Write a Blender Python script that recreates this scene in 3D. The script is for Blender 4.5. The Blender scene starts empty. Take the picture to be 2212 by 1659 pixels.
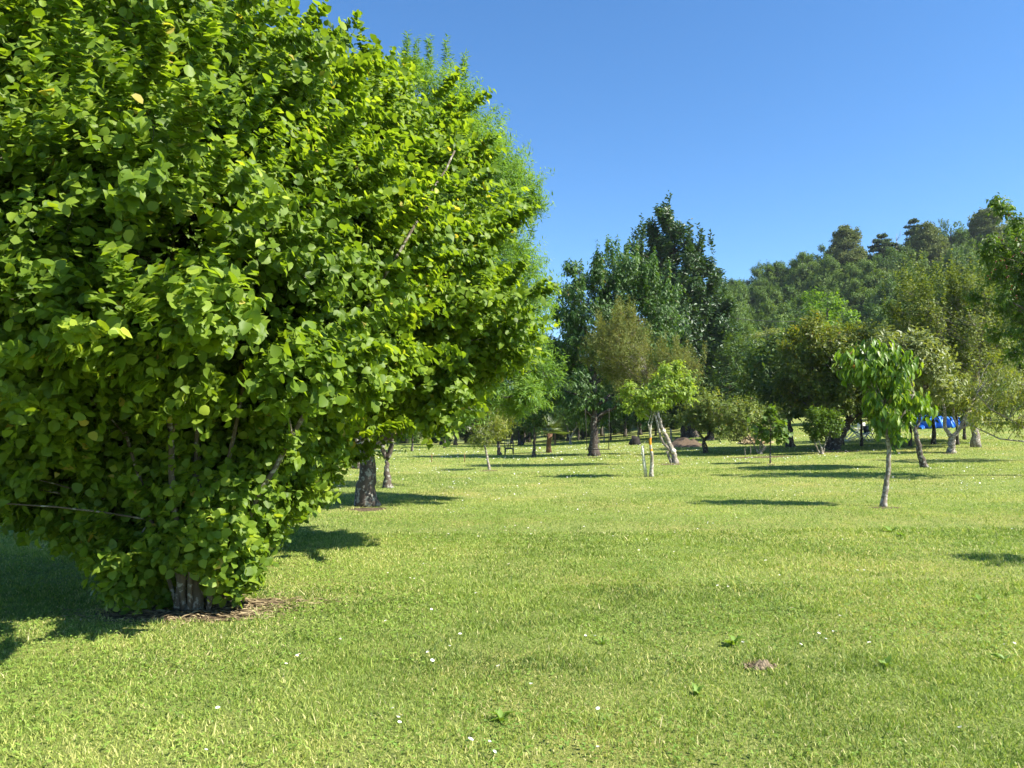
import bpy, math
import numpy as np
R = math.radians
SC = bpy.context.scene
COL = SC.collection
# ------------------------------------------------------------------ camera, sky, sun
EYE = 1.6
PITCH = R(3.43)
cam_d = bpy.data.cameras.new('camera'); cam = bpy.data.objects.new('camera', cam_d); COL.objects.link(cam)
cam.location = (0, 0, EYE); cam.rotation_euler = (R(90) + PITCH, 0, 0)
cam_d.sensor_width = 36; cam_d.lens = 27; cam_d.clip_start = .05; cam_d.clip_end = 3000
SC.camera = cam
SUN_EL, SUN_AZ = R(45), R(113)          # azimuth clockwise from +Y, the way the camera looks
w = bpy.data.worlds.new("World"); SC.world = w; w.use_nodes = True
nt = w.node_tree; bg = nt.nodes['Background']
sky = nt.nodes.new('ShaderNodeTexSky'); sky.sky_type = 'NISHITA'; sky.sun_disc = False
sky.sun_elevation = SUN_EL; sky.sun_rotation = SUN_AZ
sky.air_density = 1.0; sky.dust_density = .1; sky.ozone_density = 5.5; sky.altitude = 100
hs = nt.nodes.new('ShaderNodeHueSaturation'); hs.inputs['Saturation'].default_value = 1.15
nt.links.new(sky.outputs[0], hs.inputs['Color']); nt.links.new(hs.outputs[0], bg.inputs[0]); bg.inputs[1].default_value = .087
sl = bpy.data.lights.new('sun', 'SUN'); sl.energy = 5.0; sl.angle = R(.5); sl.color = (1, .94, .84)
so = bpy.data.objects.new('sun', sl); COL.objects.link(so)
so.rotation_euler = (R(90) - SUN_EL, 0, R(180) - SUN_AZ)
SC.view_settings.view_transform = 'Standard'; SC.view_settings.look = 'None'
SC.view_settings.exposure = 1.42; SC.view_settings.gamma = 1
cy = SC.cycles
cy.max_bounces = 7; cy.diffuse_bounces = 4; cy.glossy_bounces = 2; cy.transmission_bounces = 3; cy.transparent_max_bounces = 4
cy.use_adaptive_sampling = True; cy.adaptive_threshold = .02

# ------------------------------------------------------------------ terrain and picture helpers
def sstep(a, b, x):
    t = np.clip((x - a) / (b - a), 0, 1); return t * t * (3 - 2 * t)
def vnoise(x, y, s=0.):
    x = np.asarray(x, float); y = np.asarray(y, float)
    ix, iy = np.floor(x), np.floor(y); fx, fy = x - ix, y - iy
    fx = fx * fx * (3 - 2 * fx); fy = fy * fy * (3 - 2 * fy)
    h = lambda a, b: np.modf(np.abs(np.sin(a * 127.1 + b * 311.7 + s * 17.3) * 43758.5453))[0]
    return (h(ix, iy) * (1 - fx) + h(ix + 1, iy) * fx) * (1 - fy) + (h(ix, iy + 1) * (1 - fx) + h(ix + 1, iy + 1) * fx) * fy
def tz(x, y):
    x = np.asarray(x, float); y = np.asarray(y, float)
    sp = np.where(x > 20, x, np.log1p(np.exp(np.clip(x, -60, 20) / 1.5)) * 1.5)
    yy = np.clip(y, 0, 95)
    z = .0009 * np.minimum(sp, 70) * yy
    r = x / np.maximum(y, 5)
    H = 25 + np.clip(r - .28, -.4, .6) * 44
    z = z + sstep(95, 225, y) * H * sstep(-.12, .30, r)
    z = z + (vnoise(x * .35, y * .35, 3) - .5) * .05 * sstep(6, 14, y) + (vnoise(x * .06, y * .06, 8) - .5) * 2.2 * sstep(100, 180, y)
    return z
def ray(sx, sy):
    a, b = (sx - 1106) / 1659., -(sy - 829.5) / 1659.
    c, s = math.cos(PITCH), math.sin(PITCH)
    return a, c - b * s, s + b * c
def at(sx, sy, Y):
    a, b, c = ray(sx, sy); k = Y / b
    return np.array([a * k, Y, EYE + c * k])
def G(sx, sy):
    a, b, c = ray(sx, sy)
    t = 2.0
    while t < 200:
        x, y, z = a * t, b * t, EYE + c * t
        if z <= float(tz(x, y)):
            lo, hi = t - .25, t
            for _ in range(14):
                m = (lo + hi) / 2
                if EYE + c * m <= float(tz(a * m, b * m)): hi = m
                else: lo = m
            return np.array([a * hi, b * hi, float(tz(a * hi, b * hi))])
        t += .25
    t = 80.; return np.array([a * t, b * t, float(tz(a * t, b * t))])
def on(x, y): return np.array([x, y, float(tz(x, y))])
def px(base): return base[1] / 1659.      # metres per picture unit at that distance

# ------------------------------------------------------------------ objects
def tag(o, label, cat, group=None, kind=None):
    o['label'] = label
    if cat: o['category'] = cat
    if group: o['group'] = group
    if kind: o['kind'] = kind
    return o
def thing(name, label, cat, base, group=None, rz=0):
    o = bpy.data.objects.new(name, None); COL.objects.link(o)
    o.location = tuple(map(float, base)); o.rotation_euler = (0, 0, rz); o.empty_display_size = .2
    return tag(o, label, cat, group)
def link(name, me, parent=None):
    o = bpy.data.objects.new(name, me); COL.objects.link(o)
    if parent is not None: o.parent = parent
    return o
def mesh_np(name, V, loops, totals, mat, parent=None, tone=None, smooth=True):
    V = np.ascontiguousarray(V, np.float32); loops = np.ascontiguousarray(loops, np.int32); totals = np.ascontiguousarray(totals, np.int32)
    me = bpy.data.meshes.new(name)
    me.vertices.add(len(V)); me.vertices.foreach_set('co', V.ravel())
    me.loops.add(len(loops)); me.loops.foreach_set('vertex_index', loops)
    st = np.zeros(len(totals), np.int32); st[1:] = np.cumsum(totals)[:-1]
    me.polygons.add(len(totals)); me.polygons.foreach_set('loop_start', st); me.polygons.foreach_set('loop_total', totals)
    if smooth: me.polygons.foreach_set('use_smooth', np.ones(len(totals), bool))
    if tone is not None:
        at_ = me.attributes.new('tone', 'FLOAT', 'FACE'); at_.data.foreach_set('value', np.ascontiguousarray(tone, np.float32))
    me.materials.append(mat); me.update(calc_edges=True); me.validate(clean_customdata=False)
    return link(name, me, parent)
class MB:
    """collects tubes, boxes and discs into one mesh"""
    def __init__(s): s.V = []; s.L = []; s.T = []; s.n = 0
    def add(s, V, faces):
        for f in faces:
            s.L.extend([i + s.n for i in f]); s.T.append(len(f))
        s.V.append(np.asarray(V, float)); s.n += len(V)
    def tube(s, pts, rad, n=8, cap=True, rough=0., seed=0):
        pts = np.asarray(pts, float); m = len(pts); rad = np.broadcast_to(rad, (m,)).astype(float)
        d = np.gradient(pts, axis=0); d /= np.linalg.norm(d, axis=1)[:, None] + 1e-9
        ref = np.array([1., 0, 0]) if abs(d[0, 0]) < .8 else np.array([0, 1., 0])
        rg = np.random.default_rng(seed + m); ph = np.arange(n) / n * 2 * math.pi; V = []
        for i in range(m):
            u = np.cross(d[i], ref); u /= np.linalg.norm(u) + 1e-9; v = np.cross(d[i], u); ref = np.cross(u, d[i])
            rr = rad[i] * (1 + rough * (rg.random(n) - .5))
            V.append(pts[i] + (np.cos(ph) * rr)[:, None] * u + (np.sin(ph) * rr)[:, None] * v)
        V = np.concatenate(V)
        F = [(i * n + j, i * n + (j + 1) % n, (i + 1) * n + (j + 1) % n, (i + 1) * n + j) for i in range(m - 1) for j in range(n)]
        if cap: F += [tuple(range(n - 1, -1, -1)), tuple((m - 1) * n + j for j in range(n))]
        s.add(V, F)
    def box(s, c, size, M=None):
        c = np.asarray(c, float); h = np.asarray(size, float) / 2
        V = np.array([[x, y, z] for x in (-1, 1) for y in (-1, 1) for z in (-1, 1)]) * h
        if M is not None: V = V @ np.asarray(M).T
        s.add(V + c, [(0, 1, 3, 2), (4, 6, 7, 5), (0, 4, 5, 1), (2, 3, 7, 6), (0, 2, 6, 4), (1, 5, 7, 3)])
    def build(s, name, mat, parent=None, smooth=True):
        return mesh_np(name, np.concatenate(s.V), s.L, s.T, mat, parent, None, smooth)

# ------------------------------------------------------------------ materials
def newmat(name):
    m = bpy.data.materials.new(name); m.use_nodes = True; nt = m.node_tree; nt.nodes.clear()
    return m, nt, nt.nodes.new('ShaderNodeOutputMaterial')
def ramp(nt, stops):
    r = nt.nodes.new('ShaderNodeValToRGB'); e = r.color_ramp.elements
    while len(e) < len(stops): e.new(.5)
    for k, (p, c) in enumerate(stops): e[k].position = p; e[k].color = (*c, 1)
    return r
def noise(nt, scale, detail=3, rough=.5, vec=None):
    n = nt.nodes.new('ShaderNodeTexNoise'); n.inputs['Scale'].default_value = scale
    n.inputs['Detail'].default_value = detail; n.inputs['Roughness'].default_value = rough
    if vec is not None: nt.links.new(vec, n.inputs['Vector'])
    return n
def coord(nt, kind='Object', scale=None):
    t = nt.nodes.new('ShaderNodeTexCoord').outputs[kind]
    if scale:
        mp = nt.nodes.new('ShaderNodeMapping'); mp.inputs['Scale'].default_value = scale
        nt.links.new(t, mp.inputs['Vector']); t = mp.outputs[0]
    return t
def leafmat(name, stops, tcol, trans=.38, rough=.45, spec=.45, gain=1.0):
    m, nt, out = newmat(name); L = nt.links.new
    a = nt.nodes.new('ShaderNodeAttribute'); a.attribute_name = 'tone'
    r = ramp(nt, [(p, tuple(c * gain for c in col)) for p, col in stops]); L(a.outputs['Fac'], r.inputs[0])
    p = nt.nodes.new('ShaderNodeBsdfPrincipled'); L(r.outputs[0], p.inputs['Base Color'])
    p.inputs['Roughness'].default_value = rough; p.inputs['Specular IOR Level'].default_value = spec
    t = nt.nodes.new('ShaderNodeBsdfTranslucent')
    mx = nt.nodes.new('ShaderNodeMix'); mx.data_type = 'RGBA'; mx.blend_type = 'MULTIPLY'; mx.inputs[0].default_value = 1
    L(r.outputs[0], mx.inputs[6]); mx.inputs[7].default_value = (*tcol, 1); L(mx.outputs[2], t.inputs[0])
    s = nt.nodes.new('ShaderNodeMixShader'); s.inputs[0].default_value = trans
    L(p.outputs[0], s.inputs[1]); L(t.outputs[0], s.inputs[2]); L(s.outputs[0], out.inputs[0])
    return m
def barkmat(name, a, b, c=None, lich=0., scale=6, stretch=.25, zband=None, bumpk=.6):
    m, nt, out = newmat(name); L = nt.links.new
    v = coord(nt, 'Object', (1, 1, stretch))
    n = noise(nt, scale, 6, .65, v); r = ramp(nt, [(.3, a), (.7, b)]); L(n.outputs[0], r.inputs[0]); col = r.outputs[0]
    if lich:
        n2 = noise(nt, scale * 1.7, 4, .6, coord(nt)); r2 = ramp(nt, [(.62 - lich * .25, (0, 0, 0)), (.66 - lich * .22, (1, 1, 1))]); L(n2.outputs[0], r2.inputs[0])
        mx = nt.nodes.new('ShaderNodeMix'); mx.data_type = 'RGBA'; L(r2.outputs[0], mx.inputs[0]); L(col, mx.inputs[6]); mx.inputs[7].default_value = (*c, 1); col = mx.outputs[2]
    for z0, z1, cc in (zband or []):
        sp = nt.nodes.new('ShaderNodeSeparateXYZ'); L(coord(nt), sp.inputs[0])
        k = nt.nodes.new('ShaderNodeMath'); k.operation = 'ABSOLUTE'; s_ = nt.nodes.new('ShaderNodeMath'); s_.operation = 'SUBTRACT'
        L(sp.outputs[2], s_.inputs[0]); s_.inputs[1].default_value = (z0 + z1) / 2; L(s_.outputs[0], k.inputs[0])
        n3 = noise(nt, 9, 3, .6, coord(nt)); ad = nt.nodes.new('ShaderNodeMath'); ad.operation = 'MULTIPLY_ADD'
        L(n3.outputs[0], ad.inputs[0]); ad.inputs[1].default_value = (z1 - z0) * 1.6; L(k.outputs[0], ad.inputs[2])
        lt = nt.nodes.new('ShaderNodeMath'); lt.operation = 'LESS_THAN'; L(ad.outputs[0], lt.inputs[0]); lt.inputs[1].default_value = (z1 - z0) * 1.25
        mx = nt.nodes.new('ShaderNodeMix'); mx.data_type = 'RGBA'; L(lt.outputs[0], mx.inputs[0]); L(col, mx.inputs[6]); mx.inputs[7].default_value = (*cc, 1); col = mx.outputs[2]
    p = nt.nodes.new('ShaderNodeBsdfPrincipled'); L(col, p.inputs['Base Color']); p.inputs['Roughness'].default_value = .9; p.inputs['Specular IOR Level'].default_value = .2
    bp = nt.nodes.new('ShaderNodeBump'); bp.inputs['Strength'].default_value = bumpk; bp.inputs['Distance'].default_value = .03
    L(n.outputs[0], bp.inputs['Height']); L(bp.outputs[0], p.inputs['Normal']); L(p.outputs[0], out.inputs[0])
    return m
def plain(name, a, b=None, rough=.6, scale=8, spec=.4, bump=0., detail=4, trans=0.):
    m, nt, out = newmat(name); L = nt.links.new
    n = noise(nt, scale, detail, .6, coord(nt)); r = ramp(nt, [(.32, a), (.68, b or tuple(x * .8 for x in a))]); L(n.outputs[0], r.inputs[0])
    p = nt.nodes.new('ShaderNodeBsdfPrincipled'); L(r.outputs[0], p.inputs['Base Color']); p.inputs['Roughness'].default_value = rough; p.inputs['Specular IOR Level'].default_value = spec
    if bump:
        bp = nt.nodes.new('ShaderNodeBump'); bp.inputs['Strength'].default_value = bump; bp.inputs['Distance'].default_value = .05
        L(n.outputs[0], bp.inputs['Height']); L(bp.outputs[0], p.inputs['Normal'])
    if trans:
        t = nt.nodes.new('ShaderNodeBsdfTranslucent'); L(r.outputs[0], t.inputs[0]); s = nt.nodes.new('ShaderNodeMixShader'); s.inputs[0].default_value = trans
        L(p.outputs[0], s.inputs[1]); L(t.outputs[0], s.inputs[2]); L(s.outputs[0], out.inputs[0])
    else: L(p.outputs[0], out.inputs[0])
    return m
YT = (1.9, 1.75, .55)      # light through a leaf is yellower than light off it
M = {}
M['hazel'] = leafmat('hazel_leaf', [(0, (.06, .11, .013)), (.45, (.13, .215, .02)), (.8, (.22, .31, .03)), (.97, (.38, .46, .06)), (1, (.42, .36, .08))], (1.8, 1.7, .55), .47, .5, .3)
M['willow'] = leafmat('willow_leaf', [(0, (0.07, 0.15, 0.027)), (.6, (0.13, 0.24, 0.045)), (1, (0.22, 0.32, 0.054))], YT, .45, .5, .3)
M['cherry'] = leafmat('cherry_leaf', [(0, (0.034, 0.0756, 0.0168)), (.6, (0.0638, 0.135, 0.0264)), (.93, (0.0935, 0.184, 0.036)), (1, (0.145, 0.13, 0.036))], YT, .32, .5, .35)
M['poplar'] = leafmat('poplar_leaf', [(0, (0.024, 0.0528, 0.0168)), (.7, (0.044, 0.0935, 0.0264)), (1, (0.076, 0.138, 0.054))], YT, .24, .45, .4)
M['tamarisk'] = leafmat('tamarisk_leaf', [(0, (.10, .135, .035)), (.55, (.165, .20, .06)), (.9, (.22, .21, .08)), (1, (.28, .19, .11))], (1.5, 1.3, .6), .35, .8, .1)
M['lime'] = leafmat('lime_leaf', [(0, (.12, .20, .03)), (.5, (.21, .31, .05)), (1, (.32, .40, .08))], YT, .45, .5, .35)
M['glossy'] = leafmat('glossy_leaf', [(0, (.06, .13, .012)), (.55, (.12, .22, .02)), (.8, (.22, .31, .04)), (.9, (.33, .33, .07)), (1, (.36, .20, .09))], YT, .4, .4, .4)
M['silver'] = leafmat('silver_leaf', [(0, (.10, .14, .04)), (.6, (.17, .21, .07)), (1, (.26, .29, .13))], YT, .34, .45, .4)
M['peach'] = leafmat('peach_leaf', [(0, (.08, .12, .02)), (.5, (.16, .21, .035)), (.9, (.27, .29, .05)), (1, (.33, .25, .06))], YT, .38, .45, .4)
M['bronze'] = leafmat('bronze_leaf', [(0, (0.063, 0.1, 0.014)), (.5, (0.117, 0.16, 0.024)), (.85, (0.198, 0.22, 0.034)), (.95, (0.342, 0.31, 0.045)), (1, (0.27, 0.14, 0.03))], YT, .36, .45, .35)
M['olive'] = leafmat('olive_leaf', [(0, (.08, .12, .024)), (.6, (.14, .185, .042)), (1, (.22, .25, .07))], YT, .36, .6, .3)
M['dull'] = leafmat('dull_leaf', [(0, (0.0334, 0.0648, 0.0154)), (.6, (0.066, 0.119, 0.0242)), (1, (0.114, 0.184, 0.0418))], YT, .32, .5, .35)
M['fleck'] = leafmat('fleck_leaf', [(0, (0.072, 0.116, 0.02)), (.6, (0.144, 0.2, 0.04)), (.9, (0.27, 0.304, 0.1)), (1, (0.378, 0.294, 0.13))], YT, .36, .5, .35)
M['bright'] = leafmat('bright_leaf', [(0, (.05, .095, .012)), (.6, (.09, .165, .022)), (1, (.15, .23, .035))], YT, .38, .5, .35)
M['wood_a'] = leafmat('oak_wood_leaf', [(0, (.045, .095, .022)), (.6, (.075, .14, .03)), (1, (.12, .19, .045))], YT, .3, .6, .3)
M['wood_b'] = leafmat('ash_wood_leaf', [(0, (.06, .115, .024)), (.6, (.105, .175, .036)), (1, (.165, .235, .05))], YT, .3, .6, .3)
M['conifer'] = leafmat('conifer_needle', [(0, (.07, .10, .035)), (.6, (.12, .16, .05)), (1, (.19, .22, .08))], (1.2, 1.2, .7), .25, .7, .15)
M['cedar'] = leafmat('cedar_needle', [(0, (.04, .08, .036)), (.6, (.075, .125, .052)), (1, (.12, .17, .07))], (1.2, 1.2, .7), .2, .7, .15)
M['vivid'] = leafmat('vivid_leaf', [(0, (.07, .14, .012)), (.6, (.12, .23, .022)), (1, (.20, .32, .035))], YT, .4, .5, .3)
M['palm'] = leafmat('palm_frond', [(0, (.04, .08, .02)), (1, (.12, .17, .05))], YT, .25, .4, .5)
M['bark'] = barkmat('grey_bark', (.045, .036, .028), (.12, .098, .078), (.26, .26, .22), .3)
M['bark_pale'] = barkmat('pale_bark', (.13, .11, .08), (.26, .22, .17), (.38, .36, .31), .45, 9)
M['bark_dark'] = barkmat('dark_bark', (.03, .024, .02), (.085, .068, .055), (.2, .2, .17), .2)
M['bark_hazel'] = barkmat('hazel_bark', (.07, .058, .04), (.16, .13, .09), (.30, .29, .24), .3, 10)
M['bark_lichen'] = barkmat('lichen_bark', (.2, .17, .12), (.34, .30, .23), (.46, .45, .38), .5, 9, .25, [(1.02, 1.24, (.62, .27, .02)), (.83, .9, (.6, .3, .04))])
M['stake_l'] = barkmat('lichen_stake', (.17, .14, .1), (.32, .28, .2), (.62, .62, .48), .9, 14)
M['stake'] = barkmat('brown_stake', (.2, .11, .05), (.32, .19, .09))
M['char'] = barkmat('charred_wood', (.012, .011, .01), (.035, .03, .025))
M['palmtrunk'] = barkmat('palm_fibre', (.09, .05, .03), (.24, .14, .085), None, 0, 14, 2.5, None, 1)
M['cut'] = plain('sawn_wood', (.72, .66, .52), (.6, .52, .38), .8, 20)
M['dead'] = barkmat('dead_wood', (.18, .16, .13), (.34, .31, .26))

# ------------------------------------------------------------------ leaves
def T(v, f): return np.array(v, float), f
TM = {
 'round': T([(0, 0, 0), (0, .36, -.02), (0, .72, -.02), (0, 1, -.10), (-.30, .05, .05), (-.44, .38, .08), (-.27, .77, .02), (.30, .05, .05), (.44, .38, .08), (.27, .77, .02)],
            [(0, 1, 5, 4), (1, 2, 6, 5), (2, 3, 6), (0, 7, 8, 1), (1, 8, 9, 2), (2, 9, 3)]),
 'oval': T([(0, 0, 0), (0, 1, -.06), (-.2, .3, .05), (-.2, .65, .04), (.2, .3, .05), (.2, .65, .04)], [(0, 1, 3, 2), (0, 4, 5, 1)]),
 'long': T([(0, 0, 0), (0, .5, .03), (0, 1, -.14), (-.17, .22, .07), (-.16, .6, .07), (.17, .22, .07), (.16, .6, .07)], [(0, 1, 4, 3), (1, 2, 4), (0, 5, 6, 1), (1, 6, 2)]),
 'lance': T([(0, 0, 0), (0, 1, -.05), (-.1, .38, .03), (.1, .38, .03)], [(0, 1, 2), (0, 3, 1)]),
 'blade': T([(0, 0, 0), (0, 1, -.10), (-.022, .35, .01), (.022, .35, .01)], [(0, 1, 2), (0, 3, 1)]),
 'chip': T([(0, 0, 0), (-.32, .45, .08), (0, 1, -.05), (.32, .5, .06)], [(0, 3, 2, 1)]),
 'curl': T([(0, 0, 0), (0, .45, .12), (0, 1, -.22), (-.13, .4, .16), (.13, .4, .16)], [(0, 1, 3), (1, 2, 3), (0, 4, 1), (1, 4, 2)]),
}
def nrmz(a): return a / (np.linalg.norm(a, axis=-1, keepdims=True) + 1e-9)
def leafmesh(name, tm, pos, d, nr, size, tone, mat, parent, rg, curl=.5, wvar=.15):
    tv, tf = TM[tm]; n = len(pos); k = len(tv)
    d = nrmz(d); x = nrmz(np.cross(d, nr)); z = np.cross(x, d)
    c1 = 1 + (rg.random(n) - .5) * 3.2 * curl; c2 = (rg.random(n) - .4) * curl * .55; c3 = (rg.random(n) - .5) * curl * .7
    wx = 1 + (rg.random(n) - .5) * 2 * wvar
    lx = tv[None, :, 0] * wx[:, None]; ly = np.broadcast_to(tv[None, :, 1], (n, k))
    lz = tv[None, :, 2] * c1[:, None] - c2[:, None] * ly ** 2 + c3[:, None] * lx * ly
    V = pos[:, None, :] + size[:, None, None] * (lx[..., None] * x[:, None] + ly[..., None] * d[:, None] + lz[..., None] * z[:, None])
    lo = np.concatenate([np.array(f) for f in tf]); to = np.array([len(f) for f in tf])
    loops = (lo[None] + (np.arange(n) * k)[:, None]).ravel()
    return mesh_np(name, V.reshape(-1, 3), loops, np.tile(to, n), mat, parent, np.repeat(np.clip(tone, 0, 1), len(tf)))
def rdir(rg, n):
    v = rg.normal(size=(n, 3)); return nrmz(v)
def bez(a, b, c, n):
    t = np.linspace(0, 1, n)[:, None]; return (1 - t) ** 2 * a + 2 * t * (1 - t) * b + t * t * c

def tree(name, label, cat, base, trunk, r0, blobs, leaf, mat, bark, tm='oval', lumps=10, clus=30, lpc=14, tl=.5, droop=.2, upn=1., lr=.42,
         seed=1, group=None, cand=None, shell=.45, twig=None, curl=.5, outn=.55, sprays=0, sprayl=.6, limb=.35, stems=None, shoots=0, shootl=1., twn=6, sides=8, tonew=.5, tdir=(.7, .35, .5), zmin=None, trees_top=1., flat=1., wood='trunk', lsz=.3, rexp=.75):
    """trunk: list of points relative to base; blobs: (cx,cy,cz, rx,ry,rz[,weight]) relative to base"""
    rg = np.random.default_rng(seed); t = thing(name, label, cat, base, group)
    trunk = np.array(trunk, float); m = len(trunk)
    rad = r0 * (1 - rexp * np.linspace(0, 1, m)); 
    # densify trunk and wobble it
    q = np.linspace(0, m - 1, max(m * 4, 8)); P = np.stack([np.interp(q, range(m), trunk[:, i]) for i in range(3)], 1); rr = np.interp(q, range(m), rad)
    P[1:-1] += (rg.random((len(P) - 2, 3)) - .5) * r0 * .35
    rr *= 1 + (rg.random(len(rr)) - .5) * .12; rr[0] *= 1.45; rr[1] *= 1.12; P[0, 2] -= .06
    wb = MB(); wb.tube(P, rr, max(sides, 8), rough=.14, seed=seed)
    KPs, KRs = [P], [rr]
    for s in (stems or []):
        s = np.array(s[0], float), s[1]
        qq = np.linspace(0, len(s[0]) - 1, len(s[0]) * 3); SP = np.stack([np.interp(qq, range(len(s[0])), s[0][:, i]) for i in range(3)], 1)
        SP[1:-1] += (rg.random((len(SP) - 2, 3)) - .5) * s[1] * .4
        sr = np.linspace(s[1], s[1] * .5, len(SP)); wb.tube(SP, sr, sides, rough=.14, seed=seed); KPs.append(SP); KRs.append(sr)
    for cp, cr in (cand or []): KPs.append(np.array(cp, float)); KRs.append(np.array(cr, float))
    LC, LR, LB = [], [], []
    wt = np.array([(b[6] if len(b) > 6 else 1.) * (b[3] * b[5]) for b in blobs]); wt = wt / wt.sum()
    for bi, b in enumerate(blobs):
        c = np.array(b[:3], float); r = np.array(b[3:6], float)
        k = max(2, int(round(lumps * wt[bi])))
        g = (np.arange(k) + .5) / k; ph = np.arange(k) * 2.39996 + rg.random() * 6; zz = 1 - 2 * g
        dd = np.stack([np.sqrt(1 - zz ** 2) * np.cos(ph), np.sqrt(1 - zz ** 2) * np.sin(ph), zz], 1) + rdir(rg, k) * .25
        dd = nrmz(dd) * (rg.random(k)[:, None] * .30 + .52)
        LC.append(c + dd * r); LR.append(np.full(k, lr * (r.prod()) ** (1 / 3)) * (.75 + .5 * rg.random(k))); LB.append(np.repeat(c[None], k, 0))
    LC, LR, LB = np.concatenate(LC), np.concatenate(LR), np.concatenate(LB)
    nl = len(LC); lt = rg.random(nl)
    # limbs
    top = P[-1]; KP = np.concatenate(KPs); KR = np.concatenate(KRs); zlow = P[max(1, int(len(P) * (1 - limb)) - 1)][2]
    for i in range(nl):
        tgt = LC[i]; dl = np.linalg.norm(KP - tgt, axis=1); hd = np.linalg.norm((KP - tgt)[:, :2], axis=1)
        j = int(np.argmin(dl + 3. * np.clip(KP[:, 2] - (tgt[2] - .35 * hd), 0, None) + (KP[:, 2] < zlow) * 50)); a = KP[j]
        mid = (a + tgt) / 2 + np.array([0, 0, .12 * np.linalg.norm(tgt - a)]) + rdir(rg, 1)[0] * .08 * np.linalg.norm(tgt - a)
        r1 = min(KR[j] * .6, r0 * lsz); pts = bez(a, mid, tgt, 7); wb.tube(pts, np.linspace(r1, max(r1 * .22, .004), 7), 5 if sides > 6 else 4, cap=False)
    # clusters
    li = np.repeat(np.arange(nl), clus); n = len(li)
    dv = rdir(rg, n); rad_ = rg.random(n) ** shell
    C = LC[li] + dv * (LR[li] * rad_)[:, None] * np.array([1, 1, flat])
    if zmin is not None:
        ok = C[:, 2] > zmin; C, li, dv = C[ok], li[ok], dv[ok]; n = len(li)
    out = nrmz(nrmz(C - LB[li]) * .8 + dv * .5)
    if twn:
        sub = rg.choice(n, min(n, nl * twn), replace=False)
        for i in sub:
            a = LC[li[i]]; b = C[i]; r1 = (twig or .012)
            wb.tube(bez(a, (a + b) / 2 + rdir(rg, 1)[0] * .1 * np.linalg.norm(b - a), b + out[i] * tl * .3, 4), [r1, r1 * .8, r1 * .5, r1 * .3], 3, cap=False)
    wood_o = wb.build(wood, bark, t)
    td = nrmz(out * tdir[0] + np.array([0, 0, tdir[1]]) + rdir(rg, n) * tdir[2])
    ct = rg.random(n)
    if shoots:
        # upright leafy shoots above the crown outline
        b = np.array([blobs[i][:6] for i in rg.choice(len(blobs), shoots, p=wt)])
        an = rg.random(shoots) * 6.28; q_ = np.sqrt(rg.random(shoots)) * .85
        S0 = b[:, :3] + np.stack([np.cos(an) * q_, np.sin(an) * q_, np.sqrt(1 - q_ ** 2) * .85], 1) * b[:, 3:6]
        ns = 8; C2 = (S0[:, None] + np.linspace(0, 1, ns)[None, :, None] * (np.array([0, 0, shootl]) + rg.normal(size=(shoots, 1, 3)) * .12 * shootl) * (.5 + rg.random((shoots, 1, 1)))).reshape(-1, 3)
        C = np.concatenate([C, C2]); li = np.concatenate([li, np.zeros(len(C2), int)]); td = np.concatenate([td, np.tile([[0, 0, 1.]], (len(C2), 1))]); out = np.concatenate([out, nrmz(rg.normal(size=(len(C2), 3)) * [1, 1, .2])])
        ct = np.concatenate([ct, np.repeat(rg.random(shoots), ns)]); n = len(C)
    if sprays:
        b = np.array([blobs[i][:6] for i in rg.choice(len(blobs), sprays, p=wt)]); dv2 = rdir(rg, sprays); dv2[:, 2] = np.abs(dv2[:, 2]) * .9 - .15; dv2 = nrmz(dv2)
        S0 = b[:, :3] + dv2 * b[:, 3:6] * .93; D2 = nrmz(dv2 * .9 + np.array([0, 0, .25]) + rdir(rg, sprays) * .35); ns = 7; ln = sprayl * (.4 + .9 * rg.random(sprays))
        C2 = (S0[:, None] + np.linspace(0, 1, ns)[None, :, None] * (D2 * ln[:, None])[:, None] - np.linspace(0, 1, ns)[None, :, None] ** 2 * np.array([0, 0, .18]) * ln[:, None, None]).reshape(-1, 3)
        C = np.concatenate([C, C2]); li = np.concatenate([li, np.repeat(rg.integers(0, nl, sprays), ns)]); td = np.concatenate([td, np.repeat(D2, ns, 0)]); out = np.concatenate([out, np.repeat(D2, ns, 0)]); ct = np.concatenate([ct, np.repeat(.3 + .7 * rg.random(sprays), ns)]); n = len(C)
    f = np.tile(np.linspace(-.5, .6, lpc), n) + rg.random(n * lpc) * .1
    ci = np.repeat(np.arange(n), lpc); N = len(ci)
    pos = C[ci] + td[ci] * (f * tl)[:, None] + rg.normal(size=(N, 3)) * tl * .05
    lat = rdir(rg, N); lat = nrmz(lat - (lat * td[ci]).sum(1)[:, None] * td[ci])
    d = td[ci] * .55 + lat * .9 + np.array([0, 0, -droop])
    pos = pos - np.array([0, 0, 0])
    nr = np.array([0, 0, upn]) + out[ci] * outn + rdir(rg, N) * .6
    size = leaf * (.5 + .75 * rg.random(N) ** .8); tip = np.clip(f, 0, 1)
    tone = tonew * rg.random(N) + (1 - tonew) * (.55 * ct[ci] + .45 * lt[li[ci]]) + tip * .12 - .06
    tone = tone + (rg.random(N) > .965) * .35
    leafmesh('crown', tm, pos, d, nr, size, tone, mat, t, rg, curl)
    return t
def B(base, sx, sy, dy, rx, ry, rd=None, w=1.):
    """blob seen at picture point sx,sy, dy metres behind the base, rx/ry half sizes in picture units"""
    Y = base[1] + dy; c = at(sx, sy, Y) - base; k = Y / 1659.
    return (c[0], c[1], c[2], rx * k, (rd if rd else rx * k), ry * k, w)
def TP(base, pts):
    """trunk points seen at picture positions (sx, sy[, dy])"""
    return [tuple(at(p[0], p[1], base[1] + (p[2] if len(p) > 2 else 0)) - base) for p in pts]
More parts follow.
